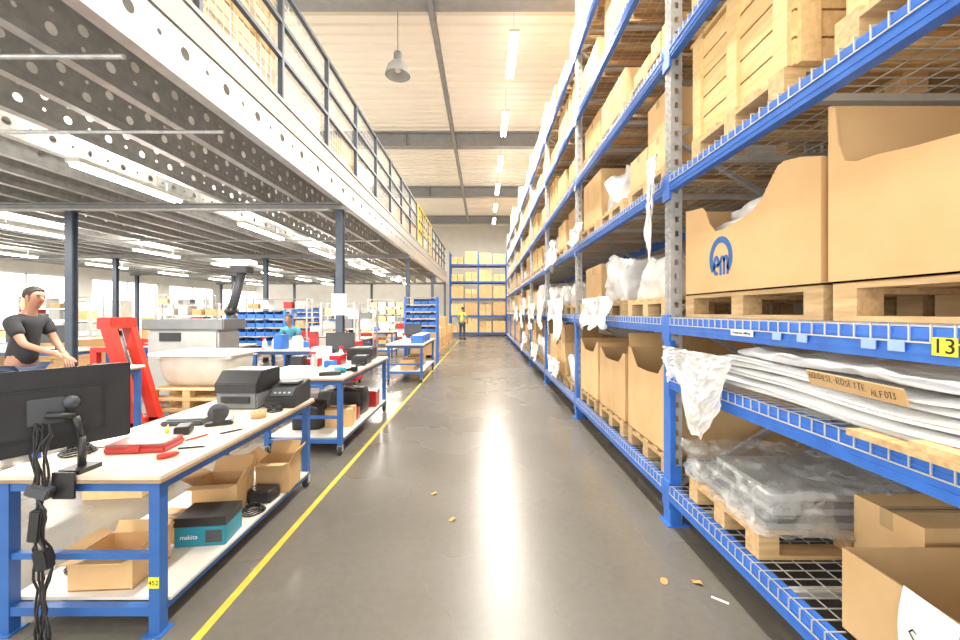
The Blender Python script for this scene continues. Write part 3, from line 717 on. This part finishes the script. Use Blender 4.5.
for i,(x,y,a) in enumerate(((-1.6,2.2,.3),(-1.7,2.38,1.2),(-1.57,2.5,.9))):
    o=B().tube((-.07,0,.006),(.05,0,.006),.005,8).obj('pen',RED if i==1 else INK,None,loc=(x,y,.7505),rot=(0,0,a)); B().tube((.05,0,.006),(.068,0,.006),.004,8,r1=.001).obj('pen_tip',DARK,o); tag(o,'ballpoint pen lying on the bench','pen')
def small(name,cat,label,mat,loc,s,bev=.006,top=None,rz=0):
    t=thing(name,label,cat,loc,rz)
    B().bx(-s[0]/2,s[0]/2,-s[1]/2,s[1]/2,0,s[2]).obj(name+'_body',mat,t,bevel=bev)
    if top: B().bx(-s[0]*.4,s[0]*.4,-s[1]*.4,s[1]*.4,s[2],s[2]+.02).obj('cover',top,t,bevel=.004)
    return t
def screwdriver(x,y,z,a):
    t=thing('screwdriver','screwdriver with coloured handle lying on a bench','screwdriver',(x,y,z),a)
    B().lathe([(0,-.055),(.012,-.05),(.015,-.02),(.012,.03),(.006,.04),(0,.04)],(0,0,.015),10,0,'X').obj('handle',random.choice((RED,YEL,BLACK)),t,True)
    B().tube((.04,0,.015),(.15,0,.015),.0035,6).obj('blade',GALV,t)
def bottle(x,y,z,mat,nm):
    t=thing('spray_bottle',nm+' plastic spray bottle standing on a bench','bottle',(x,y,z),random.random()*6)
    B().lathe([(0,0),(.035,0),(.038,.02),(.038,.12),(.016,.165),(.012,.18),(0,.18)],n=14).obj('bottle_body',mat,t,True)
    B().bx(-.045,.02,-.012,.012,.18,.21).bx(-.035,-.025,-.006,.006,.145,.18).obj('spray_head',RED,t)
def coil(x,y,z,r=.09):
    b=B()
    for k in range(4):
        rr=r-.006*k; pts=[(rr*math.cos(q*PI/9)+.006*math.sin(k+q),rr*math.sin(q*PI/9),.007+.010*k+.003*math.sin(q*1.3)) for q in range(19)]
        b.path(pts,.005,6)
    tag(b.obj('cable_coil',BLACK,None,True,loc=(x,y,z)),'coiled black cable lying on a bench','cable')
def drill(x,y,z,a):
    t=thing('cordless_drill','dark cordless drill lying on a bench','drill',(x,y,z),a)
    B().tube((-.09,0,.035),(.07,0,.035),.032,12).obj('drill_body',TEAL,t,True); B().tube((.07,0,.035),(.12,0,.035),.02,10,r1=.012).obj('chuck',BLACK,t,True)
    B().rb((-.06,-.07,.03),(.035,.12,.03),(0,0,.1)).obj('handle',BLACK,t,bevel=.006); B().rb((-.06,-.14,.03),(.09,.05,.05)).obj('battery',BLACK,t,bevel=.006)
small('fixings_box','box','small black box of fixings on the bench',BLACK,(-1.86,2.48,.7505),(.08,.12,.05),rz=.4)
small('paper_pad','paper pad','white paper pad on the bench',PAPER,(-2.1,2.35,.7505),(.21,.29,.015),rz=.1)
screwdriver(-1.62,2.06,.7505,.8); screwdriver(-1.98,2.5,.7505,2.2); coil(-1.58,3.02,.7505,.05); coil(-2.15,2.12,.7505,.07)
z=.1405
open_carton((-1.88,2.08,z),.30,.26,.15,'small open cardboard box with low torn flaps on the bench shelf',rz=.06,fl=.06)
put('carton',carton_mesh(.20,.18,.12),None,(-1.90,2.44,z),(0,0,-.1),'small closed brown cardboard box on the bench shelf','box')
t=thing('tool_case','teal power tool carton with dark upper part and lettering','tool case',(-1.66,2.42,z),.12)
B().bx(-.14,.14,-.10,.10,0,.115).obj('case_body',TEAL,t,bevel=.004); B().bx(-.141,.141,-.101,.101,.1155,.166).obj('case_lid',BLACK,t)
text('makita',.036,PAPER,t,(-.06,-.1015,.055),RY)
B().bx(.03,.12,-.1025,-.1005,.02,.09).obj('print_panel',DARK,t)
open_carton((-1.82,2.80,z),.28,.26,.20,'small open cardboard box with flaps up on the bench shelf',rz=.15)
open_carton((-1.60,3.12,z),.24,.24,.22,'small open cardboard box with flaps up on the bench shelf',rz=.1)
drill(-1.82,2.82,z+.012,.4); coil(-2.12,2.15,z,.09); coil(-1.57,2.72,z,.07)
put('carton',carton_mesh(.22,.2,.14),None,(-1.95,3.12,z),(0,0,.2),'small closed brown cardboard box on the bench shelf','box')
put('black_bag',blob_mesh(.18,.14,.10,44,.02,BLACK,cuts=7,rough=.6),None,(-1.60,2.90,z),label='crumpled black bag on the bench shelf',cat='bag')
def screen(loc,rz,w=.5,h=.3):
    t=thing('monitor','black flat monitor on a stand','monitor',loc,rz)
    B().bx(-w/2,w/2,-.015,.015,.12,.12+h).obj('screen_housing',BLACK,t,bevel=.004); B().bx(-w/2+.01,w/2-.01,-.0165,-.0152,.13,.11+h).obj('panel',DARK,t)
    B().bx(-.02,.02,.016,.035,.01,.25).obj('stand',BLACK,t); B().bx(-.11,.11,-.07,.08,0,.01).obj('stand_foot',BLACK,t); return t
Z2=.8205
small('document_tray','tray','white paper tray with stacked sheets',PAPER,(-2.08,4.45,Z2),(.36,.28,.05),top=SHELF)
small('document_tray','tray','white paper tray with stacked sheets',PAPER,(-1.70,4.75,Z2),(.3,.3,.03),rz=.2)
small('parts_box','box','small black box on the bench',BLACK,(-1.66,4.32,Z2),(.22,.14,.04),rz=.3)
small('desk_telephone','telephone','black desk device with handset',BLACK,(-1.62,5.3,Z2),(.2,.25,.09),top=DARK)
small('desk_printer','printer','small black printer on the bench',BLACK,(-1.75,5.75,Z2),(.34,.3,.16),top=MACHG)
small('parts_box','box','small red plastic box on the bench',REDP,(-2.15,5.0,Z2),(.2,.15,.1))
small('parts_box','box','small red plastic box on the bench',REDP,(-1.9,5.2,Z2),(.15,.2,.12),top=PAPER)
small('parts_box','box','small white box on the bench',PAPER,(-2.15,5.3,Z2),(.2,.2,.22))
small('parts_box','box','small blue plastic box on the bench',BINB,(-1.9,4.95,Z2),(.12,.12,.08))
small('parts_box','box','small black box on the bench',BLACK,(-2.2,4.75,Z2),(.14,.14,.16))
screen((-2.1,5.85,Z2),.3,.4,.26)
for q in ((-1.55,4.62,.4),(-1.6,4.95,1.4),(-1.85,4.65,2.0)): screwdriver(q[0],q[1],Z2,q[2])
bottle(-2.02,4.75,Z2,MACHL,'grey'); bottle(-1.95,5.45,Z2,PAPER,'white'); coil(-1.58,5.05,Z2,.08); drill(-1.62,4.5,Z2,2.4)
put('carton',carton_mesh(.3,.24,.2),None,(-1.68,4.7,.1805),(0,0,.1),'closed brown cardboard box on the bench shelf','box')
for k,(x,y,sx,sy,sz) in enumerate(((-2.0,4.6,.34,.3,.3),(-1.75,5.25,.4,.36,.34),(-2.1,5.6,.3,.4,.28))):
    put('black_bag',blob_mesh(sx,sy,sz,k+30,.03,BLACK,cuts=7,rough=.6),None,(x,y,.1805),label='crumpled black bag on the bench shelf',cat='bag')
small('parts_box','box','small red plastic box on the bench shelf',REDP,(-1.62,4.94,.1805),(.15,.12,.14))
small('parts_box','box','small red plastic box on the bench shelf',REDP,(-1.6,5.65,.1805),(.2,.2,.22))
for k in range(3): small('parts_box','box','blue plastic box on the bench',BINB,(-1.45,8.8+.45*k,Z2),(.26,.3,.16),top=PAPER)
for k in range(3): put('carton',carton_mesh(.3,.3,.22),None,(-1.65,8.75+.5*k,.2505),(0,0,0),'closed brown cardboard box on the bench shelf','box')
bottle(-1.7,8.6,Z2,PAPER,'white'); bottle(-1.8,9.0,Z2,MACHL,'grey'); screen((-1.75,9.9,Z2),.2,.4,.26)

def bin_mesh(w,d,h):
    b=B(); t=.006
    b.bx(-w/2,w/2,-d/2,d/2,0,t).bx(-w/2,-w/2+t,-d/2,d/2,0,h).bx(w/2-t,w/2,-d/2,d/2,0,h).bx(-w/2,w/2,d/2-t,d/2,0,h).bx(-w/2,w/2,-d/2,-d/2+t,0,h*.62)
    return b.mesh('storage_bin',BINB)
BM=bin_mesh(.195,.3,.155)
MIX=[carton_mesh(.30,.3,h) for h in (.16,.22)]+[B().bx(-.15,.15,-.15,.15,0,.2).bx(-.155,.155,-.155,.155,.2,.22).mesh('storage_box',m_) for m_ in (REDP,PAPER,MACHG,SHELF,MACHL)]
def bin_shelf(loc,cols,rows,label,mat=BLUE,skip=.1,rz=0,pitch=.2,zs=.3,mixed=False):
    cwid=.34 if mixed else .21
    W_=cols*cwid+.06
    t=thing('shelving_unit',label,'shelving',loc,rz)
    for xx in (0,W_):
        for yy in (0,.36): B().bx(xx-.02,xx+.02,yy-.02,yy+.02,0,zs+rows*pitch+.02).obj('shelf_post',mat,t)
    for r in range(rows+1): B().bx(.02,W_-.02,-.02,.38,zs+r*pitch-.012,zs+r*pitch).obj('shelf',GALV,t)
    for r in range(rows):
        for c in range(cols):
            if random.random()<skip: continue
            R=Matrix.Rotation(rz,3,'Z')@Vector((.03+cwid*(c+.5),.14,zs+r*pitch+.0005)); L=(loc[0]+R.x,loc[1]+R.y,loc[2]+R.z)
            if mixed:
                i_=random.randrange(len(MIX)); nm='carton' if i_<2 else 'storage_box'
                s_=(random.uniform(.7,1),1,random.uniform(.6,1.15))
                put(nm,MIX[i_],None,L,(0,0,rz+random.uniform(-.1,.1)),('closed brown cardboard box','closed brown cardboard box','red plastic storage box','white plastic storage box','dark grey plastic storage box','cream plastic storage box','light grey plastic storage box')[i_]+' on a workshop shelf','box','boxes on workshop shelves',s_)
            else: put('storage_bin',BM,None,L,(0,0,rz),'blue open-front plastic parts bin on a shelf','bin','blue parts bins')
bin_shelf((-5.85,9.1,0),6,5,'narrow shelving filled with blue parts bins',zs=.55,skip=.05)
bin_shelf((-2.25,11.4,0),4,6,'blue shelving unit filled with blue parts bins',zs=.72,skip=.12)
bin_shelf((-9.2,11.2,0),4,6,'grey shelving with mixed boxes',mat=GALV,zs=.3,pitch=.28,mixed=True)
bin_shelf((-4.4,15.2,0),5,6,'grey shelving with mixed boxes',mat=GALV,zs=.3,pitch=.28,mixed=True)
bin_shelf((-7.4,15.8,0),7,6,'narrow shelving filled with blue parts bins',zs=.5)
bin_shelf((-7.9,9.8,0),4,5,'grey shelving with mixed boxes',mat=GALV,zs=.3,pitch=.28,mixed=True)
bin_shelf((-3.65,9.0,0),2,5,'grey shelving with mixed boxes',mat=GALV,zs=.3,pitch=.28,mixed=True)
bin_shelf((-4.4,10.75,0),4,5,'grey shelving with mixed boxes',mat=GALV,zs=.2,pitch=.28,mixed=True)
bin_shelf((-6.9,11.6,0),5,6,'grey shelving with mixed boxes',mat=GALV,zs=.2,pitch=.28,mixed=True)
bin_shelf((-11.5,9.9,0),5,6,'grey shelving with mixed boxes',mat=GALV,zs=.2,pitch=.28,mixed=True)
bin_shelf((-10.2,7.2,0),5,4,'grey shelving with mixed boxes',mat=GALV,zs=.2,pitch=.28,mixed=True)
bin_shelf((-5.3,17.2,0),5,6,'grey shelving with mixed boxes',mat=GALV,zs=.2,pitch=.28,mixed=True)

rs=thing('red_frame_stand','chunky slanted red painted steel lifting frame beside a container','stand',(-4.82,5.1,0))
for sy in (0,.30):
    B().bar((.40,sy,.06),(.02,sy,1.34),.13,.09).bx(-.17,-.09,sy-.035,sy+.035,.09,1.05).bx(-.24,.48,sy-.045,sy+.045,0,.09).bar((-.13,sy,1.02),(.10,sy,1.02),.08,.06).obj('side_frame',RED,rs)
B().bx(-.09,.10,-.04,.34,1.28,1.43).obj('head_beam',RED,rs,bevel=.01)
B().prism([(-.12,.40),(.26,.40),(.14,.82),(-.12,.82)],-.06,-.045,'Y').obj('side_plate',RED,rs)
B().tube((.02,.15,1.25),(.26,.15,.35),.035,10).obj('hydraulic_ram',DARK,rs,True)
ct=thing('cream_container','broad cream rounded plastic container with rim on stacked pallets','container',(-4.12,5.98,.4345))
b=B(); PR=[(.36,0),(.43,.03),(.49,.12),(.53,.26),(.55,.44)]
def tubf(u,v):
    i=min(len(PR)-2,int(v*(len(PR)-1))); f=v*(len(PR)-1)-i; r=PR[i][0]*(1-f)+PR[i+1][0]*f; z=PR[i][1]*(1-f)+PR[i+1][1]*f
    th=2*PI*u; c,s_=math.cos(th),math.sin(th); q=(abs(c)**5+abs(s_)**5)**(-.2)
    return (r*q*c, r*q*s_*.68, z)
b.grid(tubf,40,8); b.bx(-.30,.30,-.2,.2,0,.01)
b.obj('container_body',MACH,ct,True)
B().bx(-.58,.58,-.40,-.36,.44,.49).bx(-.58,.58,.36,.40,.44,.49).bx(-.58,-.54,-.36,.36,.44,.49).bx(.54,.58,-.36,.36,.44,.49).obj('container_rim',PAPER,ct,bevel=.006)
B().bx(-.54,.54,-.36,.36,.40,.41).obj('inner_tray',SHELF,ct)
for k in range(3): put('pallet',PAL_L,None,(-4.12,5.98,.0005+.1446*k),(0,0,0),'softwood pallet stacked on the floor under a container','pallet','floor pallets')
mc=thing('packing_machine','wide pale grey boxy machine with dark top cover','machine',(-4.95,6.6,0))
B().bx(-.62,.56,.0,.60,.10,1.20).obj('machine_body',MACHL,mc,bevel=.03)
B().bx(-.70,.66,-.02,.64,1.20,1.38).obj('top_cover',MACHG,mc,bevel=.02)
B().bx(-.40,-.05,-.015,.0,1.02,1.16).obj('control_panel',BLACK,mc)
ft=B().bx(-.04,.04,-.04,.04,0,.10).mesh('machine_foot',DARK)
for x in (-.52,.46):
    for y in (.06,.54): put('machine_foot',ft,mc,(x,y,0))
ar=thing('swing_arm','dark jointed extraction arm on a post with white head unit','extraction arm',(-4.62,7.42,0))
B().bx(-.15,.15,-.15,.15,0,.03).tube((0,0,.03),(0,0,1.25),.06,12).obj('post',DARK,ar)
B().tube((0,0,1.25),(-.06,0,1.52),.075,14).tube((-.06,0,1.52),(.14,0,2.26),.075,14).obj('boom',DARK,ar,True)
B().lathe([(0,-.09),(.09,-.08),(.10,0),(.09,.08),(0,.09)],(-.06,0,1.52),16,0,'Y').obj('joint',BLACK,ar,True)
B().bx(-.20,.34,-.16,.16,2.34,2.46).obj('head_unit',PAPER,ar,bevel=.02)
B().bx(-.02,.28,-.12,.12,2.22,2.34).obj('head_cover',DARK,ar,bevel=.01)
screen((-7.4,6.9,.8505),.1); screen((-8.1,6.95,.8505),-.1,.45,.28)
screen((-5.6,8.3,.8205),.0,.45,.28); screen((-6.3,8.25,.8205),.2,.45,.28)
cl=[(REDP,'red'),(PAPER,'white'),(BLACK,'black'),(CARD,'brown'),(BINB,'blue'),(MACHG,'grey'),(SHELF,'pale'),(BLACK,'black')]
def clutter(x0,x1,y0,y1,z,n,grid=.29):
    xs=int((x1-x0)/grid); cells=[(x0+grid*(i+.5),y0+.18+.32*j) for i in range(xs) for j in range(max(1,int((y1-y0)/.34)))]
    random.shuffle(cells)
    for q,(x,y) in enumerate(cells[:n]):
        if q%4==3: bottle(x,y,z,PAPER,'white'); screwdriver(x,y-.1,z,random.random()*3); continue
        mt,cn=random.choice(cl); s=(random.uniform(.10,.24),random.uniform(.12,.24),random.uniform(.06,.36))
        small('parts_box','box','small %s box of workshop supplies on a bench'%cn,mt,(x,y,z),s,top=random.choice([None,PAPER,DARK]),rz=random.uniform(-.15,.15))
clutter(-4.0,-2.75,6.85,7.55,.8505,8); clutter(-3.95,-2.8,6.95,7.5,.2505,5)
clutter(-5.2,-3.0,13.2,14,.8505,13); clutter(-9.3,-7.1,13,13.8,.8505,13); clutter(-11.8,-9.6,8.6,9.4,.8505,13); clutter(-4.3,-2.9,9.75,10.5,.8505,8)
clutter(-12.4,-10.2,5.2,6.0,.8505,13); clutter(-6.7,-6.45,7.95,8.5,.8205,1)
small('paper_pad','paper pad','white paper pad on the worktable',PAPER,(-4.16,4.2,.8805),(.3,.22,.02))
small('parts_tray','tray','flat black parts tray on the worktable',BLACK,(-4.26,4.5,.8805),(.24,.2,.04))
def floor_stack(x,y,n=3):
    put('pallet',PAL,None,(x,y,.0005),(0,0,PI/2),'softwood pallet standing on the floor','pallet')
    for k in range(n):
        m=random.choice(CM)
        put('carton',m,None,(x,y,.146+k*.39),(0,0,PI/2),'closed brown cardboard box stacked on a floor pallet','box','floor cartons',(1,.95,.385/max(v.co.z for v in m.vertices)))
for (x,y,n) in ((-1.95,13.6,3),(-1.95,15.2,2),(-1.95,16.8,3),(-1.9,19.0,2),(-3.2,18.7,3),(-4.8,18.9,2),(-6.4,19.3,3),(-8,18.6,3),(-9.6,18.8,2),(-3.4,20.4,3),(-12.0,15,3),(-8.8,8.7,2)): floor_stack(x,y,n)
for k,(x,y,h) in enumerate(((-13.4,9,2.0),(-13.4,10.2,2.0),(-12.8,13.6,1.9))):
    t=thing('metal_cabinet','pale grey two-door metal cabinet','cabinet',(x,y,0))
    B().bx(-.45,.45,0,.45,0,h).obj('body',MACH,t,bevel=.006)
    for sx in (-1,1):
        d_=B().bx(min(0,sx*.44)+.005,max(0,sx*.44)-.005,-.018,-.001,.06,h-.04).obj('door',MACH,t); B().bx(sx*.05-.008,sx*.05+.008,-.035,-.018,h*.5,h*.5+.12).obj('handle',DARK,d_)
def trolley(x,y):
    t=thing('tool_trolley','red steel tool trolley with drawers on castors','trolley',(x,y,0))
    B().bx(-.33,.33,-.22,.22,.10,.9).obj('trolley_body',RED,t,bevel=.01)
    for r in range(5):
        d_=B().bx(-.30,.30,-.235,-.221,.15+r*.14,.27+r*.14).obj('drawer',RED,t); B().bx(-.2,.2,-.25,-.236,.235+r*.14,.25+r*.14).obj('handle',GALV,d_)
    for sx in (-.27,.27):
        for sy in (-.17,.17): put('castor',CASTM,t,(sx,sy,0))
for x,y in ((-2.9,8.3),(-7.4,9.2),(-5.3,12.3)): trolley(x,y)
def stool(x,y):
    t=thing('work_stool','black round swivel stool with steel base','stool',(x,y,0))
    B().lathe([(0,.56),(.15,.56),(.18,.585),(.18,.61),(.15,.63),(0,.63)]).obj('seat',BLACK,t,True)
    B().tube((0,0,.06),(0,0,.56),.025).obj('column',GALV,t)
    b=B()
    for k in range(5): a=k*2*PI/5; b.bar((0,0,.07),(.26*math.cos(a),.26*math.sin(a),.03),.03)
    b.obj('star_base',DARK,t)
for x,y in ((-2.85,5.5),(-6.3,7.45),(-4.0,12.6)): stool(x,y)
put('carton',CM[0],None,(-3.1,4.75,.001),(0,0,.2),'closed brown cardboard box on the concrete floor','box',None,(.5,.7,.8))
put('carton',CM[1],None,(-3.0,3.4,.001),(0,0,.1),'closed brown cardboard box on the concrete floor','box',None,(.4,.5,.5))
n_=B().bx(-.12,.12,-.003,0,0,.34).obj('paper_notice',PAPER,None,loc=(MX-.06,6.4-.056,1.45)); tag(n_,'white paper notice fixed to a dark steel column','notice')
o=B().lathe([(0,0),(.12,0),(.15,.32),(.155,.33),(.145,.33),(.115,.02),(0,.02)]).obj('white_bucket',PAPER,None,True,loc=(-2.9,6.3,0)); tag(o,'white plastic bucket on the floor','bucket')
crate((-3.1,4.0,ZD+.001),1.2,1.5,1.6,'tall slatted wooden crate on the mezzanine deck',slat=.13,gap=.035,diag=True)
crate((-3.1,2.2,ZD+.001),1.2,1.4,1.5,'tall slatted wooden crate on the mezzanine deck',slat=.13,gap=.035,diag=True)
for k,(y,kd) in enumerate(((6,'wrap'),(7.4,'big'),(8.8,'wrap'),(10.6,'big'),(12.2,'big'),(15,'big'),(17.2,'wrap'),(19.5,'big'),(22,'big'))):
    if kd=='wrap': put('film_bundle',WR[k%4],None,(-3.05,y,ZD+.001),label='load wrapped in white film on the mezzanine deck',cat='wrapped load',group='mezzanine loads',scale=(1,1,1.8))
    else: put('carton',CM[k%3],None,(-3.05,y,ZD+.001),label='large closed brown cardboard box on the mezzanine deck',cat='box',group='mezzanine cartons',scale=(1,1,1.5))
for (px,py) in ((434,494),(664,582),(697,583),(452,520)):
    Y=600/(py-312); X=(px-484)*Y/400
    a=random.random()*6
    o=B().grid(lambda u,v:((u-.5)*.06,(v-.5)*.04*math.sin(max(.05,u)*PI),.006*math.sin(u*6)+.004),6,3).obj('dry_leaf',LEAF,None,loc=(X,Y,.003),rot=(0,0,a)); tag(o,'small curled orange-brown leaf on the concrete floor','leaf','floor leaves')
o=B().bx(-.04,.04,-.008,.008,0,.001).obj('tape_scrap',PAPER,None,loc=((720-484)*2.08/400,2.08,.0015),rot=(0,0,-.7)); tag(o,'thin white strip of tape on the floor','tape scrap')

# ------------------------------------------------------------------ people
def skin(name,vs,es,mat,parent,sub=2):
    me=bpy.data.meshes.new(name); me.from_pydata([v[0] for v in vs],es,[])
    o=bpy.data.objects.new(name,me); COL.objects.link(o)
    md=o.modifiers.new('s','SKIN')
    for i,v in enumerate(vs):
        r=v[1]; me.skin_vertices[0].data[i].radius=(r,r) if not isinstance(r,tuple) else r
    me.skin_vertices[0].data[0].use_root=True
    md.use_smooth_shade=True; md.branch_smoothing=.3
    ss=o.modifiers.new('u','SUBSURF'); ss.levels=sub; ss.render_levels=sub
    dg=bpy.context.evaluated_depsgraph_get(); dg.update()
    m2=bpy.data.meshes.new_from_object(o.evaluated_get(dg)); m2.materials.clear(); m2.materials.append(mat)
    m2.polygons.foreach_set('use_smooth',[True]*len(m2.polygons))
    bpy.data.objects.remove(o)
    return put(name,m2,parent)
def person(loc,rz,label,top,lean=.12,armL=None,armR=None,trs=JEAN,sc=1):
    t=thing('person',label,'person',loc,rz); t.scale=(sc,sc,sc)
    def le(z): return lean*max(0,z-.9)
    P=lambda x,y,z:(x+le(z),y,z)
    vs=[(P(0,0,.95),.12),(P(.0,0,1.12),.10),(P(.01,0,1.28),.11),(P(.0,0,1.41),.08),(P(.01,0,1.50),.050),(P(.03,0,1.555),.053),(P(.04,0,1.62),.080),(P(.045,0,1.69),.086),(P(.03,0,1.745),.055)]
    es=[(i,i+1) for i in range(8)]
    arms=[]
    for sy,arm in ((1,armL),(-1,armR)):
        sh=P(0,sy*.165,1.40); mid=P(0,sy*.09,1.415)
        el,wr=arm
        im=len(vs); vs.append((mid,.058)); i0=len(vs); vs+= [(sh,.050),(el,.038),(wr,.027)]
        d=(Vector(wr)-Vector(el)).normalized(); pl=Vector(wr)+d*.06; vs.append((tuple(pl),(.034)))
        es+=[(3,im),(im,i0),(i0,i0+1),(i0+1,i0+2),(i0+2,i0+3)]
        side=d.cross(Vector((0,0,1))).normalized()
        for k,(off,L) in enumerate(((-.03,.065),(-.010,.078),(.010,.073),(.03,.058))):
            a=pl+d*.04+side*off; b_=a+d*L*.5+Vector((0,0,-.008)); c=b_+d*L*.4+Vector((0,0,-.022)); j=len(vs)
            vs+=[(tuple(a),.010),(tuple(b_),.009),(tuple(c),.007)]; es+=[(i0+3,j),(j,j+1),(j+1,j+2)]
        j=len(vs); a=pl-d*.01+side*(-sy)*.04; b_=a+d*.035+side*(-sy)*.02; vs+=[(tuple(a),.011),(tuple(b_),.009)]; es+=[(i0+2,j),(j,j+1)]
        arms.append((mid,sh,el,wr))
    for sy in (1,-1):
        i0=len(vs); vs+=[((0,sy*.095,.86),.085),((.03,sy*.11,.49),.056),((-.02,sy*.115,.10),.038),((.13,sy*.13,.04),.038)]
        es+=[(0,i0),(i0,i0+1),(i0+1,i0+2),(i0+2,i0+3)]
    skin('body',vs,es,SKIN,t)
    sv=[(P(0,0,.90),.142),(P(0,0,1.10),.130),(P(.01,0,1.28),.140),(P(0,0,1.41),.120),(P(.008,0,1.49),.078)]; se=[(0,1),(1,2),(2,3),(3,4)]
    for (md_,sh,el,wr) in arms:
        i0=len(sv); q=tuple(Vector(sh).lerp(Vector(el),.68)); sv+=[(md_,.10),(sh,.080),(q,.066)]; se+=[(3,i0),(i0,i0+1),(i0+1,i0+2)]
    skin('t_shirt',sv,se,top,t)
    tv=[((0,0,.93),.135)]; te=[]
    for sy in (1,-1):
        i0=len(tv); tv+=[((0,sy*.095,.84),.100),((.03,sy*.11,.49),.074),((-.02,sy*.115,.12),.056)]; te+=[(0,i0),(i0,i0+1),(i0+1,i0+2)]
    skin('trousers',tv,te,trs,t)
    for sy in (1,-1): B().rb((.05,sy*.12,.045),(.28,.1,.09)).obj('shoe',BLACK,t,bevel=.025)
    hx,hz=P(.04,0,1.69)[0],1.69
    b=B(); nu,nv=28,14
    def hf(u,v):
        th=2*PI*u; front=math.cos(th)
        low=.62*PI if front<.2 else (.62-.30*min(1,(front-.2)/.5))*PI
        ph=low*v; w_=1+.05*noise.noise(Vector((u*14,v*9,2)))
        return (hx-.012+.094*w_*math.sin(ph)*math.cos(th), .084*w_*math.sin(ph)*math.sin(th), hz-.005+.096*w_*math.cos(ph))
    b.grid(hf,nu,nv).obj('hair',HAIR,t,True)
    for sy in (1,-1):
        B().lathe([(0,.008),(.007,.004),(.008,0),(.007,-.004),(0,-.008)],(hx+.066,sy*.030,hz-.025),10).obj('eye',INK,t,True)
        B().rb((hx+.066,sy*.030,hz-.008),(.012,.03,.005)).obj('eyebrow',HAIR,t)
        B().rb((hx,sy*.082,hz-.035),(.035,.018,.055)).obj('ear',SKIN,t,bevel=.008)
    B().prism([(hx+.060,hz-.065),(hx+.098,hz-.058),(hx+.068,hz-.02)],-.012,.012,'Y').obj('nose',SKIN,t,bevel=.003)
    B().rb((hx+.058,0,hz-.090),(.02,.045,.008)).obj('mouth',RED,t,bevel=.003)
    return t
person((-5.04,4.35,0),.05,'person in a black t-shirt leaning with one arm outstretched',SHIRT,.14,
       armL=((.17,.20,1.17),(.32,.14,1.02)),armR=((.24,-.20,1.16),(.52,-.14,1.05)))
person((-3.84,8.05,0),-1.5,'person in a light blue top standing behind a cluttered workbench',TEALC,.3,
       armL=((.18,.24,1.2),(.36,.16,1.08)),armR=((.18,-.24,1.2),(.36,-.16,1.08)),sc=.82)
person((-1.2,22.0,0),1.2,'person in a yellow-green high-visibility vest at the aisle end',HIVIS,.05,
       armL=((.06,.26,1.15),(.2,.22,1.0)),armR=((.06,-.26,1.15),(.2,-.22,1.0)))

w=bpy.data.worlds.new('world'); S.world=w; w.use_nodes=True
bg=w.node_tree.nodes['Background']; bg.inputs[0].default_value=(1,.975,.925,1); bg.inputs[1].default_value=2.9
